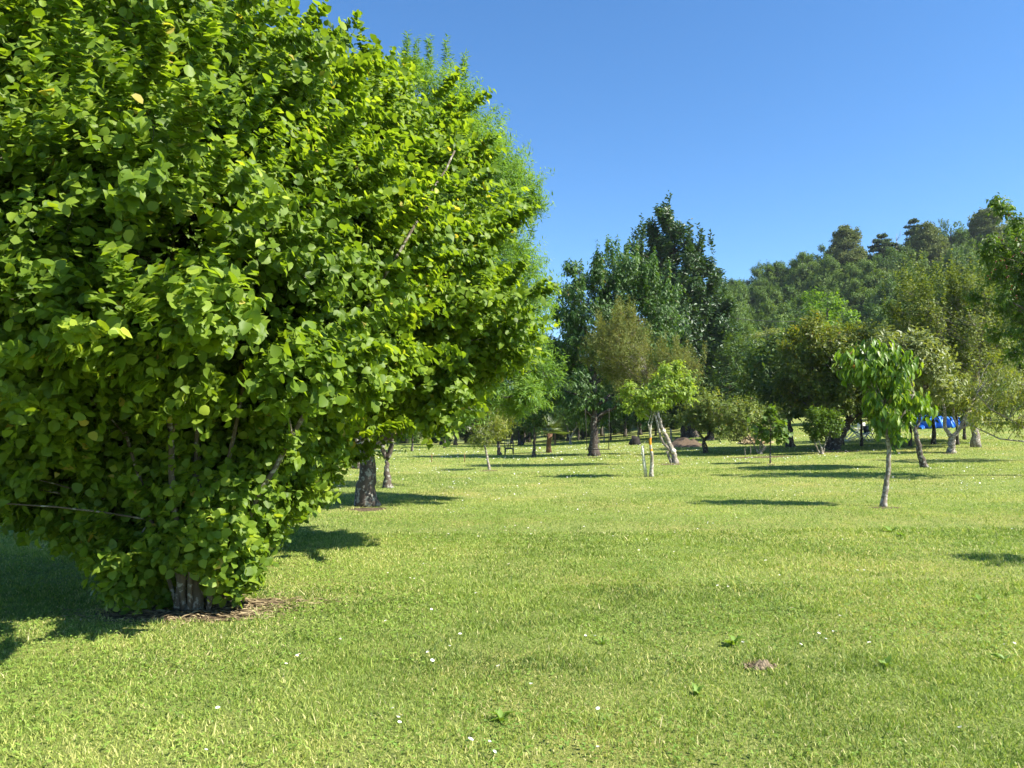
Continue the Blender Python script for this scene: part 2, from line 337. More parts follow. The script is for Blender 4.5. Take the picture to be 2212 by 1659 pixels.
# ------------------------------------------------------------------ ground
SOIL = [(*G(395, 1325)[:2], .8, .32), (*G(520, 1305)[:2], .42, .22), (*G(1908, 1097)[:2], .55, .3), (*G(1645, 1440)[:2], .13, .08), (*G(1451, 1003)[:2], .9, .55),
        (*G(1055, 1017)[:2], .6, .4), (*G(1405, 1033)[:2], .45, .3), (*G(1664, 1003)[:2], .5, .35), (*G(795, 1100)[:2], .6, .5), (*G(1800, 976)[:2], 2.4, 1.2), (*G(1640, 988)[:2], 2.6, .9), (*G(1283, 988)[:2], 1., .8),
        (*G(2055, 980)[:2], .7, .5), (*G(1707, 966)[:2], .8, .6)]
def soil(x, y):
    x = np.asarray(x, float); y = np.asarray(y, float); s = np.zeros(np.broadcast(x, y).shape)
    for a, b, rx, ry in SOIL:
        k = .62 if b > 12 else 1.
        q = ((x - a) / rx / k) ** 2 + ((y - b) / ry / k) ** 2
        s = np.maximum(s, np.clip(1.35 - q * .85, 0, 1))
    return s
def make_ground():
    u = np.linspace(-4.35, 4.35, 380); X = 11 * np.sinh(u)
    u = np.linspace(math.asinh(-38 / 9), math.asinh(692 / 9), 400); Y = 8 + 9 * np.sinh(u)
    gx, gy = np.meshgrid(X, Y); V = np.stack([gx, gy, tz(gx, gy)], -1).reshape(-1, 3)
    nx, ny = len(X), len(Y); i = (np.arange(ny - 1)[:, None] * nx + np.arange(nx - 1)).ravel()
    loops = np.stack([i, i + 1, i + nx + 1, i + nx], 1).ravel()
    m, nt, out = newmat('lawn_soil'); L = nt.links.new
    p = nt.nodes.new('ShaderNodeBsdfPrincipled'); p.inputs['Roughness'].default_value = .95; p.inputs['Specular IOR Level'].default_value = .1
    n1 = noise(nt, 45, 6, .75, coord(nt)); n2 = noise(nt, .35, 5, .6, coord(nt)); n3 = noise(nt, 3.1, 4, .6, coord(nt))
    r1 = ramp(nt, [(.3, (.07, .10, .022)), (.5, (.20, .24, .06)), (.7, (.35, .37, .12))]); L(n1.outputs[0], r1.inputs[0])
    r2 = ramp(nt, [(.35, (.82, .92, .8)), (.5, (1, 1, 1)), (.68, (1.35, 1.1, 1.2))]); L(n2.outputs[0], r2.inputs[0])
    mx = nt.nodes.new('ShaderNodeMix'); mx.data_type = 'RGBA'; mx.blend_type = 'MULTIPLY'; mx.inputs[0].default_value = 1; L(r1.outputs[0], mx.inputs[6]); L(r2.outputs[0], mx.inputs[7])
    r3 = ramp(nt, [(.35, (.05, .036, .022)), (.65, (.19, .14, .085))]); n4 = noise(nt, 28, 6, .7, coord(nt)); L(n4.outputs[0], r3.inputs[0])
    a = nt.nodes.new('ShaderNodeAttribute'); a.attribute_name = 'soil'
    ad = nt.nodes.new('ShaderNodeMath'); ad.operation = 'MULTIPLY_ADD'; L(n3.outputs[0], ad.inputs[0]); ad.inputs[1].default_value = .9; L(a.outputs['Fac'], ad.inputs[2])
    rs = ramp(nt, [(.78, (0, 0, 0)), (.98, (1, 1, 1))]); L(ad.outputs[0], rs.inputs[0])
    m2 = nt.nodes.new('ShaderNodeMix'); m2.data_type = 'RGBA'; L(rs.outputs[0], m2.inputs[0]); L(mx.outputs[2], m2.inputs[6]); L(r3.outputs[0], m2.inputs[7])
    L(m2.outputs[2], p.inputs['Base Color'])
    bp = nt.nodes.new('ShaderNodeBump'); bp.inputs['Strength'].default_value = .8; bp.inputs['Distance'].default_value = .04; L(n1.outputs[0], bp.inputs['Height']); L(bp.outputs[0], p.inputs['Normal'])
    L(p.outputs[0], out.inputs[0])
    g = mesh_np('ground', V, loops, np.full(len(i), 4), m)
    sa = g.data.attributes.new('soil', 'FLOAT', 'POINT'); sa.data.foreach_set('value', soil(V[:, 0], V[:, 1]).astype(np.float32))
    tag(g, 'mown green lawn rising gently to the wooded hill on the right', None, None, 'structure')
make_ground()

GM = leafmat('grass_blade', [(0, (.042, .08, .015)), (.25, (.13, .20, .032)), (.6, (.24, .325, .056)), (.82, (.36, .415, .095)), (.93, (.50, .47, .17)), (1, (.60, .53, .30))], (1.45, 1.5, .8), .34, .55, .3)
CM = leafmat('clover_leaf', [(0, (.10, .18, .028)), (.6, (.18, .29, .046)), (1, (.27, .37, .072))], YT, .3, .5, .35)
def patchtone(x, y):
    a = vnoise(x * .55, y * .55, 1) * .5 + vnoise(x * 1.7, y * 1.7, 2) * .3 + vnoise(x * 5, y * 5, 4) * .2
    return a
def make_grass():
    rg = np.random.default_rng(5); Vs, Ls, Ts, To = [], [], [], []; off = 0
    bands = [(3.0, 5.5, 8000), (5.5, 8, 5800), (8, 12, 2800), (12, 18, 1000), (18, 28, 420), (28, 45, 130), (45, 80, 42)]
    for y0, y1, den in bands:
        xr = .80; area = xr * (y1 ** 2 - y0 ** 2) + 6.4 * (y1 - y0); n = int(area * den)
        y = np.sqrt(rg.random(n) * (y1 ** 2 - y0 ** 2) + y0 ** 2); x = (rg.random(n) * 2 - 1) * (y * xr + 3.2) 
        pt = patchtone(x, y); s = soil(x, y) + vnoise(x * 3.3, y * 3.3, 6) * .5
        keep = (rg.random(n) < (1.15 - .5 * (vnoise(x * 9, y * 9, 9)))) & (s < .80 + .25 * rg.random(n)); x, y, pt, s = x[keep], y[keep], pt[keep], s[keep]; n = len(x)
        dist = y; lod = 1 + np.maximum(dist - 5, 0) / 7.5
        h = (.016 + .030 * rg.random(n) ** 1.6) * (.55 + .8 * vnoise(x * 4, y * 4, 11)) * (1 + .028 * dist) * .98
        tall = rg.random(n) > .988; h = np.where(tall, h * 2.0, h)
        wd = (.0015 + .0021 * rg.random(n)) * lod * np.where(tall, 1.3, 1)
        an = rg.random(n) * 6.283; lean = rg.random(n) * 1.1 + .1; la = rg.random(n) * 6.283
        z = tz(x, y); bx = np.stack([x, y, z - .004], 1); sd = np.stack([np.cos(an), np.sin(an), rg.normal(size=n) * .15], 1) * wd[:, None]
        ld = np.stack([np.cos(la) * lean, np.sin(la) * lean, np.ones(n)], 1); ld = nrmz(ld)
        bend = np.stack([np.cos(la), np.sin(la), -.35 * np.ones(n)], 1)
        tone = np.clip(.54 + .85 * (pt - .5) + (rg.random(n) - .5) * .6, 0, 1)
        dry = (rg.random(n) < .07 + .45 * np.clip(vnoise(x * .9, y * .9, 21) - .5, 0, 1) + .55 * np.clip(s - .3, 0, 1)); tone = np.where(dry, .86 + .14 * rg.random(n), np.minimum(tone, .9))
        tip = bx + ld * h[:, None] + bend * (h * .35 * rg.random(n))[:, None]
        if y1 <= 12:
            mid = bx + ld * (h * .55)[:, None]
            V = np.stack([bx - sd, bx + sd, mid + sd * .85, mid - sd * .85, tip], 1); k = 5
            lo = np.array([0, 1, 2, 3, 3, 2, 4]); to = np.array([4, 3])
        else:
            V = np.stack([bx - sd, bx + sd, tip], 1); k = 3; lo = np.array([0, 1, 2]); to = np.array([3])
        Vs.append(V.reshape(-1, 3)); Ls.append((lo[None] + (off + np.arange(n) * k)[:, None]).ravel()); Ts.append(np.tile(to, n)); To.append(np.repeat(tone, len(to))); off += n * k
    g = mesh_np('grass', np.concatenate(Vs), np.concatenate(Ls), np.concatenate(Ts), GM, None, np.concatenate(To), smooth=False)
    tag(g, 'short mown lawn grass mixed with dry yellow blades', 'grass', None, 'stuff')
    # clover and small broad leaves
    n = 130000; y = np.sqrt(rg.random(n) * (15 ** 2 - 9) + 9); x = (rg.random(n) * 2 - 1) * (y * .8 + 3)
    k = (vnoise(x * .8, y * .8, 31) * .6 + vnoise(x * 2.6, y * 2.6, 32) * .4 > .50 + .25 * (rg.random(n) - .3)) & (soil(x, y) < .45) & (rg.random(n) < 1.2 * (5 / y) ** .8); x, y = x[k], y[k]; n = len(x)
    z = tz(x, y) + .016 + .026 * rg.random(n); c = np.stack([x, y, z], 1)
    c3 = np.repeat(c, 3, 0); a0 = np.repeat(rg.random(n) * 6.28, 3) + np.tile([0, 2.09, 4.19], n)
    d = np.stack([np.cos(a0), np.sin(a0), .12 + rg.normal(size=3 * n) * .25], 1)
    nr = np.array([0, 0, 1.]) + rdir(rg, 3 * n) * .45
    tone = np.repeat(np.clip(.25 + .6 * vnoise(x * 1.3, y * 1.3, 35) + (rg.random(n) - .5) * .5, 0, 1), 3)
    o = leafmesh('clover', 'round', c3, d, nr, np.repeat(.007 + .007 * rg.random(n), 3) * (1 + np.repeat(y, 3) / 30), tone, CM, None, rg, .3)
    tag(o, 'small round clover leaves growing through the lawn', 'clover', None, 'stuff')
    # dry straw under the hazel
    n = 1300; q = rg.random(n) ** .7 * (.7 + .6 * rg.random(n)); t = rg.random(n) * 6.28; w_ = rg.random(n) < .65
    cx = np.where(w_, SOIL[0][0], SOIL[1][0]); cyy = np.where(w_, SOIL[0][1], SOIL[1][1]); rx = np.where(w_, 1.0, .75); ry = np.where(w_, .36, .28)
    x = cx + q * np.cos(t) * rx; y = cyy + q * np.sin(t) * ry; z = tz(x, y) + .004 + .02 * rg.random(n)
    an = rg.normal(size=n) * .7; l = .03 + .09 * rg.random(n); d = np.stack([np.cos(an), np.sin(an), rg.normal(size=n) * .15], 1)
    sm = leafmat('straw', [(0, (.14, .105, .055)), (.7, (.32, .25, .14)), (1, (.50, .41, .24))], (1, 1, 1), .15, .8, .2)
    o = leafmesh('straw', 'lance', np.stack([x, y, z], 1), d, np.array([0, 0, 1.]) + rdir(rg, n) * .3, l, rg.random(n), sm, None, rg, .3, .1)
    tag(o, 'dry cut straw strewn under the hazel bush', 'straw', None, 'stuff')
make_grass()

# ------------------------------------------------------------------ daisies, weeds, soil heaps
def make_daisies():
    rg = np.random.default_rng(9); petal = plain('daisy_petal', (.86, .86, .84), (.8, .8, .8), .7, 30, .2, trans=.2); eye = plain('daisy_eye', (.7, .45, .03), (.6, .38, .03), .8)
    near = [(646, 1426), (641, 1431), (618, 1447), (848, 1547), (865.6, 1560.6), (860, 1567.6), (863, 1577), (833, 1353), (932, 1326.6), (924, 1423), (934, 1440), (972, 1409), (1076, 1452), (1147.5, 1493.6), (1291.6, 1546.7),
            (1057.6, 1621.7), (1069, 1643), (1291.6, 1633.5), (1265, 1385), (1286, 1386), (994, 1381), (1027.7, 1291.5), (920, 1226), (915, 1225.5), (886, 1256.8), (895, 1259), (939, 1191.6), (1092, 1202), (1017, 1615), (735, 1394),
            (1654, 1218), (1684.6, 1251.7), (1550, 1273.6), (1573, 1277), (1853, 1240), (1867, 1240.6), (1710, 1323), (1800.6, 1376.5), (1769.6, 1380), (1784.5, 1393), (1878, 1400), (1605, 1400.8), (1730.6, 1404), (1814.7, 1341.8), (1947, 1326.5), (2075, 1590), (470, 1545), (2170, 1405), (2192, 1402), (445, 1640), (320, 1618)]
    def head(r, open_):
        mb = MB(); k = 16 if open_ else 11
        for i in range(k):
            a = i / k * 6.283 + rg.random() * .12; c, s = math.cos(a), math.sin(a); w0 = r * .16; up = .15 if open_ else .7
            V = [(c * r * .25 - s * w0 * .5, s * r * .25 + c * w0 * .5, 0), (c * r * .25 + s * w0 * .5, s * r * .25 - c * w0 * .5, 0), (c * r * .97 + s * w0, s * r * .97 - c * w0, r * up), (c * r * 1.03, s * r * 1.03, r * up * .9), (c * r * .97 - s * w0, s * r * .97 + c * w0, r * up)]
            mb.add(np.array(V), [(0, 1, 2, 3, 4)])
        return mb
    protos = []
    for j, (r, op) in enumerate([(.013, True), (.011, False)]):
        p = head(r, op).build('petals', petal, None, False); e = MB(); ph = np.arange(8) / 8 * 6.283
        rings = [np.stack([np.cos(ph) * r * q, np.sin(ph) * r * q, np.full(8, zz)], 1) for q, zz in ((.36, .0), (.34, r * .14), (.18, r * .24))]
        e.add(np.concatenate(rings), [(a * 8 + i, a * 8 + (i + 1) % 8, a * 8 + 8 + (i + 1) % 8, a * 8 + 8 + i) for a in range(2) for i in range(8)] + [tuple(16 + i for i in range(8))])
        eo = e.build('flower_centre', eye); st = MB(); st.tube([(0, 0, 0), (.002, 0, -.02), (0, 0, -.05)], .0008, 4); so_ = st.build('stalk', CM)
        protos.append((p, eo, so_))
    for tr in protos:
        for o in tr: COL.objects.unlink(o)
    pts = [G(a, b)[:2] for a, b in near]
    while len(pts) < 240:
        y = math.sqrt(rg.random() * (21 ** 2 - 64) + 64); x = (rg.random() * 2 - 1) * y * .66
        if rg.random() < float(vnoise(x * .6, y * .6, 41)) ** 3 * 3 * (y / 19) and x > -1.9 + .0 * y and float(soil(x, y)) < .3: pts.append((x, y))
    pts = np.array(pts)
    for i, (x, y) in enumerate(pts):
        pr = protos[i % 2]; root = thing('daisy', 'small white daisy flower standing in the mown lawn', 'daisy', (x, y, float(tz(x, y)) + .042), 'white daisies scattered over the lawn')
        root.rotation_euler = (rg.random() * .5, rg.random() * .5 - .25, rg.random() * 6.28); s = .8 + .35 * rg.random() + max(0, y - 8) * .015; root.scale = (s,) * 3
        for o in pr:
            c = o.copy(); COL.objects.link(c); c.parent = root
    n = 5200; y = np.sqrt(rg.random(n) * (62 ** 2 - 17 ** 2) + 17 ** 2); x = (rg.random(n) * 2 - 1) * y * .7
    k = rg.random(n) < (vnoise(x * .35, y * .35, 44) * 1.3) ** 3 * 1.3; x, y = x[k], y[k]; n = len(x)
    d = np.stack([np.cos(x * 9), np.sin(x * 9), np.full(n, .1)], 1)
    o = leafmesh('daisies', 'round', np.stack([x, y, tz(x, y) + .045 + .03 * rg.random(n)], 1), d, np.array([.3, -.3, 1.]) + rdir(rg, n) * .4, (.018 + y * .0008) * (.7 + .6 * rg.random(n)), rg.random(n), petal, None, rg, .2)
    tag(o, 'distant white daisies dotted thickly through the lawn', 'daisies', 'white daisies scattered over the lawn', 'stuff')
make_daisies()
def rosette(name, base, n, l, mat, tone=.4, seed=0, tm='long', up=.55):
    rg = np.random.default_rng(seed); a = rg.random(n) * 6.28; d = np.stack([np.cos(a), np.sin(a), up + rg.random(n) * .6], 1)
    pos = np.array([0, 0, .0]) + rdir(rg, n) * .008
    o = leafmesh(name, tm, pos, d, np.array([0, 0, 1.]) + rdir(rg, n) * .3, l * (.6 + .6 * rg.random(n)), np.clip(tone + (rg.random(n) - .5) * .4, 0, 1), mat, None, rg, .7)
    o.location = tuple(map(float, base)); return o
WS = [(1583, 1395, .10), (1925, 1150, .14), (1505, 1500, .08), (1915, 1440, .09), (1300, 1392, .07), (1085, 1560, .08), (1950, 1160, .12), (2120, 1300, .10), (2170, 1430, .09), (1060, 1500, .07), (610, 1130, .12), (1505, 1145, .10), (1345, 1240, .09), (1770, 1465, .07), (1660, 1610, .07), (830, 1480, .06), (545, 1620, .07), (2015, 1545, .08), (1960, 1640, .07), (1180, 1310, .08), (2060, 1180, .1), (1010, 1170, .09)]
for i, (a, b, l) in enumerate(WS[:9]):
    tag(rosette('plantain', G(a, b), 9, l, CM, .45, i), 'low rosette of broad dark plantain leaves in the lawn', 'weed', 'plantain weeds in the lawn')
def heap(name, base, rx, ry, h, mat, seed=0, amp=.25, n=26):
    rg = np.random.default_rng(seed); V = []; F = []
    rr = np.linspace(0, 1, 10)
    for i, q in enumerate(rr):
        for j in range(n):
            a = j / n * 6.283; k = 1 + (float(vnoise(math.cos(a) * 2 + seed, math.sin(a) * 2, 5)) - .5) * .6
            x, y = math.cos(a) * q * rx * k, math.sin(a) * q * ry * k
            z = h * (math.cos(q * math.pi) * .5 + .5) * (1 + amp * (float(vnoise(x / rx * 4 + seed, y / ry * 4, 7)) - .5) * 2) + float(tz(base[0] + x, base[1] + y)) - base[2] - .02 * (q > .95)
            V.append((x, y, z))
    F = [(i * n + j, i * n + (j + 1) % n, i * n + n + (j + 1) % n, i * n + n + j) for i in range(9) for j in range(n)]
    mb = MB(); mb.add(np.array(V), F); o = mb.build(name, mat); o.location = tuple(map(float, base)); return o
soilm = plain('dug_soil', (.17, .125, .08), (.07, .05, .034), .95, 25, .1, 1.0, 6)
clodm = plain('dry_soil', (.36, .29, .19), (.15, .115, .075), .95, 40, .1, 1.0, 6)
b = G(1650, 1440); tag(heap('soil_clod', b, .10, .06, .035, clodm, 3, .9), 'small crumbled brown soil clod lying in the front lawn', 'soil clod')
def crumbs():
    rg = np.random.default_rng(2); mb = MB()
    for i in range(26):
        a, q = rg.random() * 6.28, rg.random() * .14; s = .006 + .012 * rg.random(); c = np.array([math.cos(a) * q, math.sin(a) * q * .6, .01])
        v = rdir(rg, 6) * s; v = np.array([[s, 0, 0], [-s, 0, 0], [0, s, 0], [0, -s, 0], [0, 0, s], [0, 0, -s]]) * (.7 + .6 * rg.random((6, 1)))
        mb.add(v + c, [(0, 2, 4), (2, 1, 4), (1, 3, 4), (3, 0, 4), (2, 0, 5), (1, 2, 5), (3, 1, 5), (0, 3, 5)])
    o = mb.build('soil_crumbs', clodm, None, False); o.location = tuple(b + np.array([-.02, -.03, .0])); tag(o, 'loose soil crumbs around the brown clod in the lawn', 'soil crumbs', None, 'stuff')
crumbs()

# ------------------------------------------------------------------ the big hazel
hb = G(405, 1318)
def hz(x, y, z, rx, ry, rz, w=1.): return (x - hb[0], y - hb[1], z - hb[2], rx, ry, rz, w)
STEMS = []
def stem_path(pts, r, seed):
    pts = np.array(pts); q = np.linspace(0, len(pts) - 1, len(pts) * 4); P = np.stack([np.interp(q, range(len(pts)), pts[:, i]) for i in range(3)], 1)
    rg = np.random.default_rng(seed); P[1:-1] += (rg.random((len(P) - 2, 3)) - .5) * r * .9
    STEMS.append((P, np.linspace(r, r * .3, len(P)), seed))
stem_path([(-.08, -.02, -.03), tuple(at(396, 1161, 6.75) - hb), tuple(at(345, 1080, 6.8) - hb), tuple(at(291, 994, 6.9) - hb), tuple(at(240, 860, 7.2) - hb), tuple(at(210, 700, 7.6) - hb)], .046, 1)
rg0 = np.random.default_rng(77)
for k in range(13):
    a = k / 13 * 6.28 + rg0.random() * .4; q = .12 + rg0.random() * .28; sp = .6 + rg0.random() * 1.2
    p0 = np.array([math.cos(a) * q, math.sin(a) * q * .8 + .15, -.03]); pts = [p0, p0 + [math.cos(a) * sp * .25, math.sin(a) * sp * .18, 1.0], p0 + [math.cos(a) * sp * .7, math.sin(a) * sp * .4 + .2, 2.2], p0 + [math.cos(a) * sp * 1.1, math.sin(a) * sp * .6 + .6, 3.4], p0 + [math.cos(a) * sp * 1.4, math.sin(a) * sp * .7 + 1.0, 4.4]]
    stem_path(pts, .014 + rg0.random() * .020, 10 + k)
hazel = tree('hazel_bush', 'huge bright green hazel bush with many stems filling the left of the lawn', 'bush', hb,
    [(.05, 0, 0), (.12, 0, .62)] + [tuple(at(433, 1070, 6.7) - hb), tuple(at(422, 950, 6.9) - hb), tuple(at(440, 760, 7.3) - hb), tuple(at(455, 560, 7.9) - hb), tuple(at(470, 400, 8.2) - hb)], .06,
    [hz(-3.4, 7.3, 3.3, 2.5, 2.7, 1.8, 1.5), hz(-3.9, 7.5, 5.2, 2.3, 2.3, 1.7), hz(-1.9, 7.6, 3.2, 1.15, 1.2, 1.2, 1.2), hz(-2.5, 7.6, 4.6, 1.1, 1.2, 1.1, 1.), hz(-1.75, 7.4, 2.35, .95, .9, .6, 1.), hz(-5.9, 7.2, 3.4, 2.3, 2.4, 2.2, .8),
     hz(-3.25, 7.5, 1.3, 1.2, 1.0, .9, 2.0), hz(-2.9, 7.2, .72, .75, .6, .45, 3.0), hz(-2.95, 6.95, .42, .8, .45, .24, 3.0), hz(-4.0, 7.1, 1.25, .9, .9, .65, 1.8), hz(-2.7, 7.4, 1.15, .65, .8, .7, 2.0), hz(-4.6, 6.5, 1.95, 1.3, 1.1, .7, 1.3), hz(-2.5, 7.6, 1.75, .85, .9, .6, 1.0), hz(-5.2, 6.2, 1.15, .8, .9, .35, .6), hz(-2.2, 5.7, 2.2, 1.0, .9, .55, 1.3), hz(-3.8, 5.9, 2.35, 1.3, 1.2, .75, 1.2), hz(-2.8, 8.6, 1.6, 1.4, 1.0, .8, .6)],
    .080, M['hazel'], M['bark_hazel'], 'round', cand=[s[:2] for s in STEMS], lumps=230, clus=82, lpc=15, tl=.38, droop=.12, upn=1.05, outn=.95, sprays=420, sprayl=.38, lr=.31, seed=4, shell=.42, twig=.005, curl=1.2, limb=.75, twn=6, tdir=(.75, .25, .5), wood='stem', lsz=.2, sides=10, zmin=.12)
hb2 = on(-3.35, 10.5)
def h2(x, y, z, rx, ry, rz, w=1.): return (x - hb2[0], y - hb2[1], z - hb2[2], rx, ry, rz, w)
tree('hazel_bush', 'second hazel bush with finer foliage, stepping down to the right behind the huge one', 'bush', hb2, [(0, 0, 0), (.1, 0, 1.2), (.5, 0, 2.8), (.7, 0, 5.2)], .08,
    [h2(-2.0, 10.3, 3.6, 2.1, 1.9, 1.9, 1.4), h2(-2.1, 10.3, 5.25, 1.6, 1.6, 1.35), h2(-.85, 10.2, 3.2, 1.15, 1.2, 1.35), h2(-2.6, 10.4, 2.2, 1.4, 1.2, .9), h2(-1.3, 10.1, 4.6, 1.0, 1.1, 1.1), h2(-3.3, 10.5, 6.1, 1.3, 1.4, .9, .8), h2(-1.2, 10.2, 2.1, 1.1, 1.1, .6, .9), h2(-3.0, 10.2, 1.2, .9, .8, .8, 1.4)],
    .088, M['hazel'], M['bark_hazel'], 'round', lumps=130, clus=72, lpc=14, tl=.36, droop=.12, upn=1.05, outn=.95, sprays=130, sprayl=.4, lr=.31, seed=6, shell=.42, twig=.006, curl=1.2, limb=.8, twn=4, lsz=.3,
    stems=[([(0, .1, 0), (-.3, .2, 1.5), (-.5, .1, 3.4), (-.6, 0, 5.4)], .06), ([(.1, 0, 0), (.6, -.1, 1.6), (1.2, -.1, 2.6), (1.8, -.2, 3.4)], .05), ([(.05, 0, 0), (.3, .3, 1.6), (.8, .5, 3.), (1.2, .5, 4.4)], .05)])
for P_, r_, s_ in STEMS:
    mb = MB(); mb.tube(P_, r_, 9, rough=.15, seed=s_); mb.build('stem', M['bark_hazel'], hazel)

# ------------------------------------------------------------------ mid-distance trees
b = G(792, 1092)
tree('willow_tree', 'tall willow with light narrow leaves and a thick grey trunk behind the hazel', 'tree', b, TP(b, [(795, 1092), (793, 1030), (788, 960), (800, 850), (870, 600), (880, 250)]), .225,
     [B(b, 1010, 420, .3, 165, 200, 2.2), B(b, 900, 300, 1, 140, 200, 2.0), B(b, 980, 250, .6, 60, 95, 1.2, .6), B(b, 1085, 640, .4, 112, 170, 1.8), B(b, 1090, 800, .5, 110, 85, 1.6, 1.2), B(b, 900, 850, .2, 150, 80, 2.0, 1.2), B(b, 860, 160, 1, 60, 70, 1.2, .5), B(b, 1110, 430, .5, 60, 100, 1.2, .8), B(b, 700, 600, 1, 200, 250, 2.2, .5), B(b, 1105, 850, .3, 80, 60, 1.5, 1.)],
     .115, M['willow'], M['bark'], 'lance', lumps=130, clus=58, lpc=28, tl=.5, droop=.3, lr=.31, seed=11, shell=.45, curl=.4, shoots=20, shootl=.4, twn=6, tdir=(.6, .5, .5), limb=.6)
b = G(838, 1054)
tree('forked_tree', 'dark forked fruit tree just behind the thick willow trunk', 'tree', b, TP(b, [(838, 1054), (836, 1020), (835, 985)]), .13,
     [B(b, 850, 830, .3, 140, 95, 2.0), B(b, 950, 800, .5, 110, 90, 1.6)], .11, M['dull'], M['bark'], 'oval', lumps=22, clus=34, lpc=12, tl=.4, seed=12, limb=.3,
     stems=[(TP(b, [(835, 990), (826, 972), (828, 940), (820, 880)]), .075), (TP(b, [(835, 990), (846, 965), (846, 930), (858, 870)]), .08)])
b = G(771, 1012)
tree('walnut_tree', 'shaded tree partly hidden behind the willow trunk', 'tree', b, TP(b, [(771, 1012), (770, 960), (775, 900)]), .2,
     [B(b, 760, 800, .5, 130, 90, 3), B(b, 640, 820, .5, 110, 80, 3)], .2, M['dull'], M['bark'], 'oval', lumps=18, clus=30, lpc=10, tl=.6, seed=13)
b = G(1055, 1015)
tree('willow_sapling', 'small sapling with narrow pale leaves beside the hazel edge', 'tree', b, TP(b, [(1057, 1015), (1052, 985), (1046, 960), (1055, 920)]), .055,
     [B(b, 1050, 935, 0, 48, 32), B(b, 1080, 915, .2, 30, 28)], .13, M['peach'], M['bark_pale'], 'lance', lumps=10, clus=22, lpc=16, tl=.28, seed=14, droop=.3)
b = G(1077, 983)
tree('peach_tree', 'small peach tree with a short dark trunk left of the plastic chair', 'tree', b, TP(b, [(1079, 983), (1076, 960), (1074, 935)]), .14,
     [B(b, 1070, 912, 0, 46, 34), B(b, 1100, 890, .5, 36, 28)], .2, M['peach'], M['bark_dark'], 'lance', lumps=12, clus=22, lpc=16, tl=.5, seed=15, droop=.4)
b = G(1153, 988)
tree('slender_tree', 'slender dark trunked tree between the plastic chair and the palm', 'tree', b, TP(b, [(1153, 988), (1154, 955), (1156, 900)]), .11,
     [B(b, 1150, 885, 0, 42, 42), B(b, 1180, 860, .5, 36, 36)], .2, M['cherry'], M['bark_dark'], 'oval', lumps=12, clus=26, lpc=10, tl=.5, seed=16, droop=.6)
b = G(1125, 962)
tree('twin_stem_tree', 'small far tree on two curved stems behind the plastic chair', 'tree', b, TP(b, [(1123, 962), (1123, 945), (1118, 925)]), .22,
     [B(b, 1128, 905, 0, 48, 30, 2.5)], .3, M['dull'], M['bark_dark'], 'oval', lumps=10, clus=26, lpc=8, tl=.8, seed=17, stems=[(TP(b, [(1127, 962), (1133, 948), (1145, 940), (1150, 925)]), .18)])
b = G(1233, 961)
tree('young_forked_tree', 'thin pale tree forking in a Y left of the swing', 'tree', b, TP(b, [(1233, 961), (1231, 945), (1226, 925)]), .13,
     [B(b, 1235, 895, 0, 40, 28, 2)], .3, M['bright'], M['bark_pale'], 'oval', lumps=8, clus=22, lpc=8, tl=.8, seed=18, stems=[(TP(b, [(1232, 948), (1238, 935), (1247, 918)]), .1)])
b = G(1250, 952)
tree('thin_far_tree', 'thin far tree with a dark straight stem left of the swing', 'tree', b, TP(b, [(1250, 952), (1250, 930), (1251, 910)]), .13,
     [B(b, 1252, 895, 0, 34, 26, 2)], .35, M['dull'], M['bark_dark'], 'oval', lumps=8, clus=20, lpc=8, tl=.8, seed=19)
# palm
b = G(1185, 978); t = thing('palm_tree', 'short palm with a shaggy brown trunk between thin orchard trees', 'palm', b)
mb = MB(); mb.tube(TP(b, [(1186, 980), (1185, 965), (1186, 950), (1187, 936)]), [.2, .15, .16, .18], 14, rough=.25, seed=2)
rg = np.random.default_rng(3); mb.build('trunk', M['palmtrunk'], t)
for k in range(16):
    a = k * 2.4; e = .15 + (k % 5) * .28; top = np.array(at(1187, 935, b[1]) - b); d = np.array([math.cos(a) * math.cos(e), math.sin(a) * math.cos(e), math.sin(e)])
    n = 22; ang = np.linspace(-1.25, 1.25, n); cen = top + d * .45; s = nrmz(np.cross(d, [0, 0, 1.])); dd = np.cos(ang)[:, None] * d + np.sin(ang)[:, None] * s + np.array([0, 0, -.12])
    fr = leafmesh('frond', 'blade', np.repeat(cen[None], n, 0), dd, np.repeat(np.cross(s, d)[None], n, 0), np.full(n, .95), rg.random(n) * .6 + .4, M['palm'], t, rg, .2, .1)
    # stalk joined in as its own part
    st = MB(); st.tube([top, (top + cen) / 2 + [0, 0, .03], cen], [.02, .014, .01], 5); st.build('frond_stalk', M['palm'], t)
# cherry
b = G(1283, 985)
tree('cherry_tree', 'tall cherry tree with drooping leaves and a thick trunk carrying the swing', 'tree', b, TP(b, [(1283, 985), (1282, 950), (1283, 915), (1285, 800), (1300, 640)]), .29,
     [B(b, 1285, 700, 0, 85, 130), B(b, 1222, 720, .5, 42, 120, 2), B(b, 1240, 850, 0, 55, 65, 2), B(b, 1400, 700, .5, 75, 130, 2.5), B(b, 1345, 610, .3, 70, 70, 2), B(b, 1300, 570, 0, 26, 55, .8, .5), B(b, 1240, 600, .3, 26, 55, .8, .5), B(b, 1320, 860, 1, 70, 55, 2, .7), B(b, 1460, 800, 1, 50, 70, 2, .7)],
     .21, M['cherry'], M['bark_dark'], 'long', lumps=90, clus=44, lpc=11, tl=.62, droop=1.15, upn=.6, lr=.30, seed=21, shell=.5, curl=.5, shoots=34, shootl=.9, tonew=.4, limb=.72, twig=.015, lsz=.3)
b = G(1490, 945)
